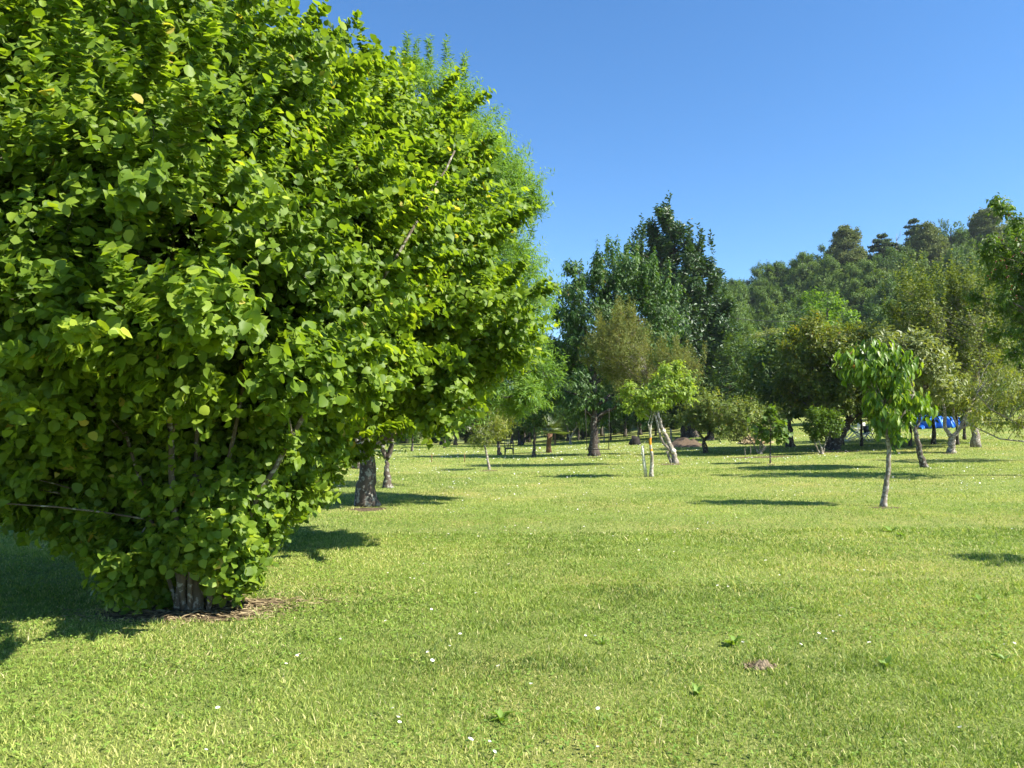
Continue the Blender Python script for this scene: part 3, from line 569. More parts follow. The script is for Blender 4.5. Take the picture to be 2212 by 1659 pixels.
tree('poplar_tree', 'tallest dark green poplar with steep branches behind the orchard', 'tree', b, TP(b, [(1492, 945), (1488, 915), (1482, 860), (1470, 700), (1440, 450)]), .62,
     [B(b, 1437, 510, 0, 38, 75, 2), B(b, 1400, 590, 0, 50, 90, 3), B(b, 1480, 600, 0, 55, 100, 3), B(b, 1530, 620, 0, 30, 100, 1.6, .7), B(b, 1450, 740, 0, 95, 130, 5), B(b, 1535, 760, 0, 50, 130, 3), B(b, 1565, 720, 0, 22, 100, 1.5, .6), B(b, 1500, 860, 0, 90, 60, 4), B(b, 1390, 800, 0, 60, 80, 3)],
     .34, M['poplar'], M['bark_dark'], 'oval', lumps=130, clus=64, lpc=9, tl=1.1, droop=.1, upn=.3, lr=.24, seed=22, shell=.5, shoots=40, shootl=1.3, limb=.85, twig=.03, tdir=(.4, .9, .35),
     stems=[(TP(b, [(1478, 948), (1476, 925), (1480, 890)]), .35), (TP(b, [(1500, 948), (1502, 925), (1500, 890)]), .4)], lsz=.25)
b = G(1452, 1001)
tree('tamarisk_tree', 'leaning tamarisk with feathery brownish crown and sawn pale trunks', 'tree', b, TP(b, [(1459.5, 1001), (1456, 979), (1437, 941), (1427, 917), (1421, 890), (1400, 820)]), .13,
     [B(b, 1345, 760, 0, 62, 80, 1.6), B(b, 1300, 760, 0, 42, 55, 1.2, .8), B(b, 1350, 700, 0, 30, 40, .9, .5), B(b, 1450, 800, 0, 62, 42, 1.4), B(b, 1500, 790, 0, 28, 32, .8, .6), B(b, 1370, 840, 0, 55, 40, 1.3, .8)],
     .15, M['tamarisk'], M['bark_pale'], 'lance', lumps=52, clus=38, lpc=13, tl=.6, droop=-.1, upn=.5, lr=.32, seed=23, shell=.62, shoots=40, shootl=.5, limb=.5, twig=.007, tonew=.5, lsz=.3,
     stems=[(TP(b, [(1454.5, 981), (1430, 953), (1423.5, 929), (1417, 902), (1390, 830)]), .07), (TP(b, [(1451, 1001), (1446, 988), (1440, 974)]), .085)], curl=.3)
tt = bpy.data.objects['tamarisk_tree']
for (sx, sy, r) in ((1455, 975, .10), (1434, 932, .075)):
    c = at(sx, sy, b[1] - .1) - b; mb = MB(); mb.tube([c + [0, .06, -.02], c + [0, -.06, .03]], [r, r * .97], 14); mb.build('sawn_stub', M['cut'], tt, False)
b = G(1407, 1030)
tree('lime_green_tree', 'young lime green tree with an orange lichen band on its thin trunk', 'tree', b, TP(b, [(1407, 1030), (1408, 990), (1405, 955), (1404, 930), (1412, 895), (1418, 850)]), .065,
     [B(b, 1420, 850, 0, 48, 34), B(b, 1372, 850, 0, 38, 26, .5, .8), B(b, 1465, 835, .2, 42, 38, .6), B(b, 1450, 800, 0, 32, 26, .5, .7), B(b, 1395, 880, 0, 38, 20, .5, .6), B(b, 1370, 885, -.2, 24, 14, .3, .4)],
     .12, M['lime'], M['bark_lichen'], 'oval', lumps=34, clus=20, lpc=9, tl=.26, droop=.75, upn=.8, lr=.36, seed=24, shell=.55, limb=.35, twig=.006, stems=[(TP(b, [(1404, 932), (1400, 915), (1408, 890)]), .025)], rexp=.8)
b = G(1394, 1030); mb = MB(); mb.tube(TP(b, [(1395, 1030), (1392, 1005), (1389, 980), (1388, 963)]), [.05, .05, .042, .045], 10, rough=.3, seed=5); o = mb.build('lichen_stake', M['stake_l']); o.location = tuple(b)
tag(o, 'short leaning stake covered in pale lichen beside the lime green tree', 'stake')
b = G(1524, 979)
tree('plum_tree', 'small plum tree on a dark V shaped trunk in the middle distance', 'tree', b, TP(b, [(1525, 980), (1519, 960), (1521, 950)]), .13,
     [B(b, 1535, 890, 0, 62, 42, 1.8), B(b, 1500, 900, 0, 36, 30, 1.2, .6)], .17, M['fleck'], M['bark_dark'], 'oval', lumps=18, clus=40, lpc=9, tl=.42, seed=25, limb=.4, twig=.012,
     stems=[(TP(b, [(1521, 951), (1513, 940), (1505, 922)]), .08), (TP(b, [(1521, 951), (1532, 938), (1538, 915)]), .085), (TP(b, [(1528, 980), (1527, 965), (1521, 952)]), .07)])
b = G(1535, 951)
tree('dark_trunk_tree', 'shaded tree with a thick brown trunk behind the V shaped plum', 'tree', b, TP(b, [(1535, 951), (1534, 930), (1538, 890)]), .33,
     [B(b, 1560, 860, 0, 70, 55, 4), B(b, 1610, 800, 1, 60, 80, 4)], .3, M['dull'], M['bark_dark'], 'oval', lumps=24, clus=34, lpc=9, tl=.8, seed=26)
b = G(1640, 981)
tree('shrubby_pear_tree', 'low spreading fruit tree on thin slanting stems before the leaf pile', 'tree', b, TP(b, [(1640, 982), (1652, 966), (1630, 945), (1615, 925)]), .10,
     [B(b, 1600, 905, 0, 62, 36, 1.6), B(b, 1650, 910, 0, 48, 30, 1.4), B(b, 1570, 930, 0, 36, 26, 1.2, .7), B(b, 1615, 880, .2, 50, 22, 1.2, .6)], .15, M['fleck'], M['bark_pale'], 'oval', lumps=26, clus=34, lpc=9, tl=.4, seed=27, limb=.5, twig=.01,
     stems=[(TP(b, [(1640, 982), (1628, 960), (1614, 938)]), .05), (TP(b, [(1640, 982), (1642, 960), (1655, 930)]), .04)])
b = G(1664, 1001)
tree('thin_sapling', 'thin sapling with large soft leaves on bare soil in mid lawn', 'tree', b, TP(b, [(1664, 1001), (1664, 975), (1665, 930), (1662, 900)]), .035,
     [B(b, 1664, 925, 0, 34, 34), B(b, 1690, 925, 0, 20, 18, .4, .4), B(b, 1655, 895, 0, 16, 18, .3, .4)], .19, M['bright'], M['bark'], 'round', lumps=11, clus=6, lpc=6, tl=.3, seed=28, droop=.35, limb=.6, shell=.7)
b = G(1707, 965)
tree('stout_trunk_tree', 'shaded tree with a straight stout trunk left of the bronze oak', 'tree', b, TP(b, [(1707, 965), (1706, 925), (1706, 870)]), .25,
     [B(b, 1715, 850, 0, 60, 55, 3), B(b, 1670, 800, 1, 55, 75, 3)], .3, M['dull'], M['bark'], 'oval', lumps=24, clus=34, lpc=9, tl=.7, seed=29)
b = G(1775, 981)
tree('bright_shrub', 'upright bright green shrub with pale stems in front of the gnarled trunk', 'shrub', b, TP(b, [(1776, 981), (1774, 968), (1768, 950)]), .08,
     [B(b, 1768, 915, 0, 30, 36), B(b, 1795, 920, .2, 24, 30, .8), B(b, 1758, 945, 0, 14, 16, .4, .4)], .14, M['bright'], M['bark_pale'], 'oval', lumps=16, clus=30, lpc=10, tl=.35, seed=30, twig=.01, tdir=(.4, .8, .4),
     stems=[(TP(b, [(1772, 981), (1762, 962), (1758, 945)]), .04), (TP(b, [(1777, 981), (1782, 960), (1790, 940)]), .045)])
b = G(1797, 972)
tree('bronze_oak', 'wide yellow bronze leaved oak on a gnarled trunk leaning right', 'tree', b, TP(b, [(1797, 972), (1806, 955), (1822, 930), (1840, 900), (1850, 860)]), .36,
     [B(b, 1780, 780, 0, 90, 80, 3.5), B(b, 1740, 730, 0, 50, 45, 2.5, .8), B(b, 1840, 750, .3, 50, 60, 2.5), B(b, 1800, 860, 0, 100, 45, 3), B(b, 1730, 820, 0, 45, 60, 2.5, .8), B(b, 1880, 850, 0, 60, 50, 2.5, .8)],
     .185, M['bronze'], M['bark_dark'], 'oval', lumps=66, clus=56, lpc=11, tl=.6, seed=31, lr=.3, limb=.5, twig=.02, shell=.55, stems=[(TP(b, [(1800, 968), (1788, 950), (1786, 930), (1770, 900)]), .2)])
b = G(1997, 1010)
tree('persimmon_tree', 'silvery green tree with a mossy trunk leaning left behind the young cherry', 'tree', b, TP(b, [(1998, 1010), (1988, 985), (1983, 955), (1976, 930), (1966, 905), (1955, 870)]), .12,
     [B(b, 1955, 780, 0, 90, 60, 1.5), B(b, 2000, 810, .2, 60, 60, 1.2), B(b, 1910, 760, 0, 50, 36, 1, .7), B(b, 1940, 740, 0, 60, 25, 1, .6)], .19, M['silver'], M['bark'], 'long', lumps=34, clus=26, lpc=9, tl=.38, seed=32, droop=.15, limb=.45, twig=.01,
     stems=[(TP(b, [(1976, 932), (1984, 915), (1990, 890), (2000, 850)]), .06)])
b = G(2055, 978)
tree('peach_tree', 'peach tree with a pale trunk forking low and curled yellowish leaves', 'tree', b, TP(b, [(2055, 979), (2056, 955), (2057, 940)]), .17,
     [B(b, 2060, 840, 0, 50, 42, 1.2), B(b, 2100, 860, 0, 40, 50, 1.2), B(b, 2035, 870, -.3, 26, 30, .8, .6), B(b, 2112, 905, -.5, 30, 24, .8, .5)], .19, M['peach'], M['bark_pale'], 'curl', lumps=30, clus=13, lpc=9, tl=.32, seed=33, droop=.5, limb=.4, twig=.009, shell=.6,
     stems=[(TP(b, [(2056, 945), (2042, 925), (2040, 890), (2036, 860)]), .1), (TP(b, [(2056, 945), (2075, 925), (2090, 890), (2105, 860)]), .1), (TP(b, [(2072, 928), (2060, 900), (2062, 860)]), .06)], wood='trunk', rexp=.25)
b = on(19.6, 28.5)
tree('peach_tree', 'peach tree at the right edge with a long branch sweeping down to the lawn', 'tree', b, [(0, 0, 0), (0, 0, .7), (-.2, 0, 1.2)], .14,
     [B(b, 2160, 840, 0, 62, 50, 1.2), B(b, 2170, 790, .2, 50, 30, 1, .6), B(b, 2120, 910, -.4, 50, 24, .8, .6), B(b, 2190, 900, -.2, 40, 40, 1), B(b, 2250, 850, 0, 60, 60, 1.4)], .15, M['peach'], M['bark_pale'], 'curl', lumps=44, clus=15, lpc=9, tl=.3, seed=34, droop=.5, limb=.5, twig=.008, shell=.65,
     stems=[(TP(b, [(2270, 975), (2230, 935), (2180, 905), (2140, 885), (2110, 850)]), .045), (TP(b, [(2275, 975), (2220, 955), (2160, 948), (2110, 925), (2085, 910)]), .035)])
b = G(2100, 966)
tree('pollarded_mulberry', 'olive green pollarded tree with a fan of upright twiggy shoots', 'tree', b, TP(b, [(2108, 966), (2104, 900), (2110, 800), (2130, 740)]), .2,
     [B(b, 2040, 725, 0, 110, 95, 3), B(b, 2000, 665, 0, 75, 55, 2.2, .8), B(b, 2110, 675, 0, 80, 70, 2.4), B(b, 2110, 780, 0, 90, 70, 2.4), B(b, 1960, 700, 0, 50, 70, 1.8, .7)],
     .125, M['olive'], M['bark_pale'], 'chip', lumps=56, clus=46, lpc=10, tl=.55, upn=.3, seed=35, lr=.36, limb=.7, twig=.014, shell=.8, shoots=130, shootl=1.1, tdir=(.3, 1., .25), twn=18)
b = G(1908, 1094)
tree('young_cherry_tree', 'young cherry tree with big glossy drooping leaves standing alone on the right lawn', 'tree', b, TP(b, [(1908, 1095), (1913, 1060), (1919, 1010), (1920, 965), (1914, 935), (1912, 880)]), .066,
     [B(b, 1880, 785, 0, 70, 40, .6), B(b, 1930, 800, .1, 52, 48, .5), B(b, 1832, 780, 0, 32, 26, .3, .6), B(b, 1903, 855, 0, 50, 48, .45), B(b, 1922, 912, 0, 36, 44, .35, 1.), B(b, 1978, 870, 0, 34, 42, .35, .9), B(b, 1880, 760, 0, 26, 22, .2, .4)],
     .18, M['glossy'], M['bark_pale'], 'long', lumps=38, clus=11, lpc=6, tl=.26, seed=36, droop=2.0, upn=.7, lr=.36, limb=.5, twig=.006, shell=.6, curl=.7, wood='trunk', rexp=.7,
     stems=[(TP(b, [(1918, 960), (1935, 920), (1960, 880), (1975, 850)]), .022)])
b = on(15.6, 21.6)
ct = tree('fruiting_cherry_tree', 'cherry tree with red fruit reaching in from the right edge', 'tree', b, [(0, 0, 0), (0, 0, 1.6), (-.1, 0, 3.5), (-.2, 0, 6.2)], .2,
     [B(b, 2275, 640, 0, 100, 160, 1.9), B(b, 2180, 560, 0, 55, 60, 1), B(b, 2190, 470, 0, 36, 50, .6, .5), B(b, 2125, 540, -.2, 32, 36, .4, .5), B(b, 2150, 640, .2, 60, 50, .8, .7), B(b, 2260, 560, 0, 80, 110, 1.4), B(b, 2195, 720, .4, 50, 60, .8, .8), B(b, 2162, 445, 0, 16, 24, .3, .3)],
     .13, M['bright'], M['bark'], 'long', lumps=60, clus=20, lpc=11, tl=.36, seed=37, droop=1.0, upn=.6, lr=.34, limb=.8, twig=.008, shell=.6, shoots=14, shootl=.5)
rg = np.random.default_rng(8); cm = plain('cherry_skin', (.25, .014, .012), (.14, .008, .012), .25, 4, .5)
ph = np.arange(8) / 8 * 6.283; rings = [np.stack([np.cos(ph) * math.sin(a), np.sin(ph) * math.sin(a), np.full(8, math.cos(a))], 1) * .017 for a in np.linspace(.25, 2.9, 6)]
mb = MB(); mb.add(np.concatenate(rings), [(a * 8 + i, a * 8 + (i + 1) % 8, a * 8 + 8 + (i + 1) % 8, a * 8 + 8 + i) for a in range(5) for i in range(8)] + [tuple(range(8)), tuple(range(40, 48))])
fr = mb.build('cherry', cm, ct)
spots = [(2183, 470), (2165, 560), (2172, 575), (2190, 555), (2195, 520), (2160, 520), (2145, 585), (2138, 600), (2178, 600), (2200, 590), (2185, 620), (2196, 640), (2150, 560), (2205, 540)]
for i, (a, c) in enumerate(spots):
    for k in range(2):
        f = fr if i == 0 and k == 0 else fr.copy()
        if f is not fr: COL.objects.link(f)
        f.parent = ct; p = at(a + rg.normal() * 3, c + rg.normal() * 3, b[1] - .75 - rg.random() * .3) - b; f.location = tuple(p)
# small tree just outside the right edge, whose shadow falls into the lawn
b = on(7.7, 8.5)
tree('fruit_sapling', 'small fruit sapling standing just beyond the right edge, shading the lawn', 'tree', b, [(0, 0, 0), (.02, 0, .9), (0, 0, 1.8)], .035,
     [(0, 0, 1.9, .55, .5, .5)], .13, M['glossy'], M['bark_pale'], 'long', lumps=8, clus=10, lpc=7, tl=.2, seed=38, droop=1., limb=.5, twig=.006)
# ------------------------------------------------------------------ row of shaded orchard trees behind, with trunks one can count
ROW = [(1861, 964, 3.2, 'dark slim trunk beside the green deckchair'), (1923, 968, 3.0, 'dark slim trunk just left of the young cherry trunk'), (1943, 953, 3.0, 'dark twin trunks behind the young cherry crown'),
       (1967, 964, 3.4, 'dark trunk directly behind the mossy leaning one'), (2017, 960, 5, 'thick dark trunk in front of the blue tarpaulin'), (2068, 961, 3.6, 'dark trunk right of the forked pale peach trunk'),
       (2083, 950, 3.4, 'black stump-like trunk right of the tarpaulin'), (2110, 956, 3, 'dark trunk under the right peach branches')]
for i, (sx, sy, wpx, lab) in enumerate(ROW):
    b = G(sx, sy); k = px(b); h = (sy - 880) * k; cr = 42 + (i * 37 % 5) * 4
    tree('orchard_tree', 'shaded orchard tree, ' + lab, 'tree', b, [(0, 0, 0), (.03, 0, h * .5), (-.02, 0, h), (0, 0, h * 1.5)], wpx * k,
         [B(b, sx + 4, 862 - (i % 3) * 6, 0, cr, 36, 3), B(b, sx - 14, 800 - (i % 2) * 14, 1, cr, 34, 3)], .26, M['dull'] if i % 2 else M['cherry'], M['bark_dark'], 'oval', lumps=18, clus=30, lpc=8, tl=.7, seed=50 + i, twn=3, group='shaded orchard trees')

# other trunks of the far orchard
for j, (sx, sy, top, wpx, mt, bk, lab, dark) in enumerate([
    (1378, 951, 905, 3.2, 'cherry', 'bark_pale', 'small far tree with a pale mottled trunk left of the lime green tree', 0),
    (1304.5, 956, 905, 2.2, 'cherry', 'bark_pale', 'thin pale leaning tree right of the swing', 0),
    (1319, 951, 905, 3.6, 'dull', 'bark_dark', 'far tree with a dark trunk right of the swing', 0),
    (1416, 942, 905, 4, 'dull', 'bark_dark', 'far shaded tree seen between the leaning tamarisk trunks', 0),
    (960, 968, 915, 4, 'dull', 'bark_dark', 'far shaded tree seen under the hazel edge', 0),
    (890, 975, 920, 4, 'dull', 'bark', 'far tree with a grey trunk right of the forked tree', 0)]):
    b = G(sx, sy); k = px(b); h = (sy - top) * k
    tree('far_orchard_tree', lab, 'tree', b, [(0, 0, 0), (.05, 0, h * .5), (-.05, 0, h), (0, 0, h * 1.3)], wpx * k * .6, [B(b, sx, top - 18, 0, 40, 28, 2.5)], .3, M[mt], M[bk], 'oval', lumps=10, clus=28, lpc=8, tl=.7, seed=70 + j, twn=3)

# ------------------------------------------------------------------ backdrop trees: variants, then copies
def dup(root, loc, rz, sc, label=None, group=None):
    r = root.copy(); COL.objects.link(r); r.location = tuple(map(float, loc)); r.rotation_euler = (0, 0, rz); r.scale = sc
    if label: r['label'] = label
    if group: r['group'] = group
    for ch in list(root.children):
        c = ch.copy(); COL.objects.link(c); c.parent = r
    return r
Z = np.array([0, 0, 0.])
GW = 'dense trees of the wooded hillside'
VAR = []
for i, (mt, lab, cat) in enumerate([('wood_a', 'dark green rounded oak in the dense wood on the hillside', 'tree'), ('wood_b', 'mid green ash in the dense wood on the hillside', 'tree'), ('wood_a', 'dark green spreading oak in the dense wood on the hillside', 'tree'), ('wood_b', 'lighter green tree in the dense wood on the hillside', 'tree')]):
    q = [(0, 0, 7.2, 4.6, 4.4, 3.6), (1.2, .6, 9.2, 2.8, 2.8, 2.4, .8), (-1.6, -.4, 5.2, 3.2, 3.0, 2.4, .8)] if i % 2 == 0 else [(0, 0, 6.4, 4.0, 4.2, 3.6), (-1.0, 0, 9.4, 2.6, 2.6, 2.6, .8), (1.8, .5, 5, 3, 3, 2.2, .8)]
    VAR.append(tree('hillside_tree', lab, cat, (0, 0, 0), [(0, 0, 0), (.1, 0, 3), (0, 0, 8)], .28, q, .27, M[mt], M['bark_dark'], 'chip', lumps=40, clus=48, lpc=11, tl=.8, seed=100 + i, lr=.27, group=GW + (' (oaks)' if i % 2 == 0 else ' (ashes)'), twn=0, sides=6, shell=.4))
for i in range(2): VAR[2 + i]['label'] = VAR[i]['label']
def wood():
    rg = np.random.default_rng(42); used = set(); cnt = 0
    y = 102.
    while y < 232:
        stepx = 7.2 + (y - 100) * .012; x = -0.02 * y
        while x < y * .76:
            xx = x + rg.normal() * 1.6; yy = y + rg.normal() * 2.0; r = xx / yy
            if r > .18 or (y > 105 and y < 120):
                v = int(rg.integers(4)); s = .85 + .4 * rg.random(); sz = s * (.85 + .35 * rg.random()); loc = on(xx, yy); rz = rg.random() * 6.28
                if v not in used: o = VAR[v]; o.location = tuple(loc); o.rotation_euler = (0, 0, rz); o.scale = (s, s, sz); used.add(v)
                else: dup(VAR[v], loc, rz, (s, s, sz))
                cnt += 1
            x += stepx
        y += 8.5 if y < 190 else 7.5
    print('wood', cnt)
wood()
# hedge of trees closing the lawn at the far left and centre
def hedge():
    rg = np.random.default_rng(43)
    for x in np.concatenate([np.arange(-86, 14, 4.6), np.arange(-90, 16, 6.)]):
        y = (84 if rg.random() < .5 else 90) + rg.normal() * 2 + max(0, -x) * .05; s = .5 + .25 * rg.random()
        dup(VAR[int(rg.integers(4))], on(x, y), rg.random() * 6, (s, s, s * .9), 'rounded green tree in the hedge row closing the far lawn', 'hedge trees along the far lawn edge')
    for x in np.arange(-92, 20, 3.6):
        dup(VAR[int(rg.integers(4))], on(x, 92 + rg.normal()) - [0, 0, 1.7], rg.random() * 6, (.5, .5, .5), 'low rounded bush closing the gaps under the far hedge trees', 'low bushes along the far lawn edge')
    for x in np.arange(2, 62, 6.0):
        y = 88 - x * .12 + rg.normal() * 2; s = .5 + .25 * rg.random()
        if 30 < x < 40: continue
        dup(VAR[int(rg.integers(4))], on(x, y), rg.random() * 6, (s, s, s * .9), 'low green tree in the row behind the orchard', 'hedge trees along the far lawn edge')
hedge()

def spec(name, lab, cat, sx, Y, top, halfw, mat, kind, seed, tm='chip'):
    """single tree on the hill or behind the orchard whose crown top is seen at sx,top"""
    x = at(sx, top, Y)[0]; b = on(x, Y); H = at(sx, top, Y)[2] - b[2]; w_ = halfw * Y / 1659
    if kind == 'round': bl = [(0, 0, H * .68, w_, w_, H * .32), (w_ * .3, 0, H * .55, w_ * .9, w_, H * .28), (-w_ * .35, 0, H * .5, w_ * .85, w_, H * .28)]; kw = dict(lumps=34, clus=34, lpc=8, lr=.3, twn=2, shell=.45)
    elif kind in ('pine', 'cedar'):
        rr_ = np.random.default_rng(seed); bl = []; nlev = 9
        for q in range(nlev):
            u = q / (nlev - 1); zc = H * (.30 + .68 * u); ww = w_ * ((1.05 - .75 * u) if kind == 'cedar' else (1.0 - .55 * u ** 2))
            for m_ in range(4 if u < .8 else 2):
                an = rr_.random() * 6.28; rd = ww * (.35 + .4 * rr_.random()) * (0 if q == nlev - 1 else 1)
                bl.append((math.cos(an) * rd, math.sin(an) * rd, zc + (rr_.random() - .5) * H * .06, ww * (.5 + .25 * rr_.random()), ww * .6, H * (.022 if kind == 'cedar' else .045) * (.7 + .7 * rr_.random())))
        kw = dict(lumps=190, clus=24, lpc=10, lr=.5, twn=1, shell=.8, upn=.1, flat=.45 if kind == 'cedar' else .7, tdir=(.8, .15, .45))
    elif kind == 'bush': bl = [(0, 0, H * .6, w_, w_ * .8, H * .4), (w_ * .4, -.5, H * .4, w_ * .8, w_ * .7, H * .36), (-w_ * .4, 0, H * .35, w_ * .8, w_ * .8, H * .33)]; kw = dict(lumps=44, clus=44, lpc=8, lr=.28, twn=4, shell=.5)
    lf = .26 if Y < 100 else .42
    return tree(name, lab, cat, b, [(0, 0, 0), (0, 0, H * .4), (.1, 0, H * .85)], max(.18, H * .022), bl, lf, mat, M['bark_dark'], tm, tl=.8 if Y > 100 else .6, seed=seed, sides=6, droop=.1, limb=.75, **kw)
def conifer(name, lab, cat, sx, Y, top, halfw, mat, seed, kind='pine', lean=0.):
    rg = np.random.default_rng(seed); x = at(sx, top, Y)[0]; bs = on(x, Y); H = at(sx, top, Y)[2] - bs[2]; W_ = halfw * Y / 1659
    t = thing(name, lab, cat, bs); mb = MB(); mb.tube([(0, 0, -.1), (lean * .3, 0, H * .4), (lean * .7, 0, H * .75), (lean, 0, H * .98)], [H * .022, H * .017, H * .01, .04], 8, rough=.15)
    P, D, Nn, Sz, To = [], [], [], [], []
    nb = 150 if kind == 'pine' else 120
    for k in range(nb):
        if kind == 'pine': u = rg.random() ** .8; ln = W_ * (1.05 - .62 * u ** 1.6) * (.55 + .5 * rg.random()); rise = .10 + .35 * u; zz = H * (.26 + .72 * u)
        else:
            lv = rg.integers(0, 11); u = lv / 10 + rg.normal() * .012; ln = W_ * (1.15 - .80 * u) * (.55 + .5 * rg.random()); rise = .02 + rg.normal() * .03; zz = H * (.26 + .72 * u)
        if u > .93: ln *= .6
        a = rg.random() * 6.283; o = np.array([lean * zz / H, 0, zz]); d = np.array([math.cos(a), math.sin(a), rise]); e = o + d * ln; mid = (o + e) / 2 + [0, 0, ln * .05]
        mb.tube([o, mid, e], [.09, .06, .02], 4, cap=False)
        m_ = int(60 + 46 * ln); q = rg.random(m_) ** .6; c = (1 - q)[:, None] * o + q[:, None] * e + np.array([0, 0, 1]) * (q * (1 - q) * .2 * ln)[:, None]
        side = np.array([-math.sin(a), math.cos(a), 0]); wv = (.10 + .26 * np.sin(np.clip(q, 0, 1) * 2.6)) * ln
        thick = .16 if kind != 'pine' else .42
        c = c + side * (rg.normal(size=m_) * .55 * wv)[:, None] + np.array([0, 0, 1.]) * (np.abs(rg.normal(size=m_)) * thick - .1)[:, None]
        P.append(c); D.append(d * .6 + rdir(rg, m_) * .8 + [0, 0, .15]); Nn.append(rdir(rg, m_) * .8 + [0, 0, .6] + d * .4); Sz.append(.26 + .26 * rg.random(m_)); To.append(np.clip(.25 + .3 * rg.random() + .35 * rg.random(m_) + .2 * q, 0, 1))
    mb.build('trunk', M['bark_dark'], t)
    leafmesh('crown', 'chip', np.concatenate(P), np.concatenate(D), np.concatenate(Nn), np.concatenate(Sz), np.concatenate(To), mat, t, rg, .5)
conifer('stone_pine', 'big olive brown pine standing above the hillside wood', 'pine', 1826, 178, 496, 50, M['conifer'], 201, 'pine')
conifer('cedar_tree', 'dark cedar with level branches right of the big pine', 'cedar', 1905, 182, 508, 56, M['cedar'], 202, 'cedar')
conifer('cedar_tree', 'tall cedar with a thin flat tip on the hill skyline', 'cedar', 1974, 180, 476, 44, M['cedar'], 203, 'cedar')
conifer('pine_tree', 'broad grey green pine leaning right of the tall cedar tip', 'pine', 2005, 172, 490, 50, M['conifer'], 204, 'pine')
spec('oak_tree', 'dark round oak on the skyline left of the big pine', 'tree', 1742, 190, 540, 34, M['wood_a'], 'round', 205)
spec('oak_tree', 'large dark green round oak on the hill skyline right of the cedars', 'tree', 2052, 185, 468, 44, M['wood_a'], 'round', 206)
conifer('umbrella_pine', 'wide flat topped brownish pine on the skyline near the right edge', 'pine', 2130, 185, 458, 50, M['conifer'], 207, 'pine')
conifer('slim_pine', 'slim grey green conifer below the two cedars', 'pine', 1905, 160, 590, 20, M['conifer'], 208, 'pine')
spec('feathery_tree', 'thin pale tree standing up on the left hill skyline', 'tree', 1660, 200, 566, 14, M['wood_b'], 'round', 209)
spec('skyline_oak', 'round dark tree between the left skyline and the big pine', 'tree', 1780, 186, 528, 22, M['wood_a'], 'round', 210)
spec('robinia_tree', 'bright green tree rising in front of the wooded hill', 'tree', 1785, 100, 612, 75, M['vivid'], 'bush', 211)
spec('walnut_tree', 'pale bluish green tree at the foot of the hill right of the poplar', 'tree', 1655, 78, 690, 62, M['silver'], 'bush', 212, 'oval')
spec('laurel_bush', 'dark green bushy tree filling the gap right of the poplar', 'tree', 1600, 74, 730, 55, M['dull'], 'bush', 213, 'oval')
spec('elder_bush', 'mid green bushy tree behind the bronze oak', 'tree', 1850, 76, 690, 60, M['dull'], 'bush', 214, 'oval')
spec('ash_tree', 'dark ash tree behind the pollarded olive green tree', 'tree', 1950, 78, 640, 70, M['dull'], 'bush', 215, 'oval')
spec('ash_tree', 'tall dark ash behind the fruiting cherry at the right edge', 'tree', 2120, 66, 600, 90, M['dull'], 'bush', 216, 'oval')
spec('hornbeam_tree', 'dark tree at the far right behind both peach trees', 'tree', 2230, 60, 640, 90, M['cherry'], 'bush', 217, 'oval')
# bare dead trunks on the hill
rg = np.random.default_rng(12)
for k, (sx, top, bot) in enumerate([(1836, 598, 650), (1848, 605, 655), (1858, 600, 655), (1867, 612, 658), (1876, 592, 655), (1881, 600, 655), (1897, 590, 640), (1905, 600, 640), (1885, 520, 580), (1936, 505, 560)]):
    Y = 168. if top > 550 else 186.; bse = on(at(sx, top, Y)[0], Y); h = at(sx, top, Y)[2] - bse[2]; mb = MB()
    mb.tube([(0, 0, 0), (rg.normal() * .15, 0, h * .5), (rg.normal() * .3, 0, h)], [.13, .09, .03], 6, rough=.2)
    for q in range(7):
        z = h * (.45 + .5 * rg.random()); a = rg.random() * 6.28; l = .5 + rg.random() * 1.3
        mb.tube([(0, 0, z), (math.cos(a) * l * .6, math.sin(a) * l * .6, z + l * .6), (math.cos(a) * l * .8, math.sin(a) * l, z + l * 1.4)], [.06, .04, .015], 4)
    o = mb.build('dead_tree', M['dead']); o.location = tuple(bse)
    tag(o, 'bare grey dead trunk standing among the trees on the hillside' if top > 550 else ('bare dead treetop between the big pine and the cedar' if sx < 1900 else 'bare dark dead spire left of the tall cedar tip'), 'dead tree', 'dead trunks on the hillside' if top > 550 else None)

# ------------------------------------------------------------------ things in the orchard
pg = plain('green_plastic', (.012, .03, .022), (.02, .04, .03), .35, 5, .5)
b = G(1100, 983); t = thing('plastic_chair', 'dark green plastic garden chair with a slatted back on the far lawn', 'chair', b, rz=.12)
mb = MB(); mb.box((0, 0, .42), (.48, .46, .03)); mb.box((0, -.22, .395), (.48, .03, .05)); mb.build('seat', pg, t, False)
for x in (-.25, .25):
    for y in (-.22, .24):
        mb = MB(); mb.tube([(x * 1.04, y * 1.05, 0), (x * .98, y, .22), (x * .94, y * .96, .42)], [.018, .026, .032], 8); mb.build('leg', pg, t)
bk = MB(); bk.tube([(-.26, .24, .42), (-.265, .26, .6), (-.25, .29, .8), (-.17, .3, .835), (0, .3, .84), (.17, .3, .835), (.25, .29, .8), (.265, .26, .6), (.26, .24, .42)], .02, 8); bk.tube([(-.2, .245, .44), (.2, .245, .44)], .02, 8)
for x in (-.1, 0, .1): bk.box((x, .275, .64), (.045, .012, .4), [[1, 0, 0], [0, 1, .12], [0, 0, 1]])
bk.build('backrest', pg, t)
for x in (-.27, .27):
    mb = MB(); mb.tube([(x, .25, .64), (x * 1.03, .1, .65), (x * 1.03, -.12, .64), (x, -.2, .58), (x * .97, -.22, .42)], .02, 8); mb.build('armrest', pg, t)
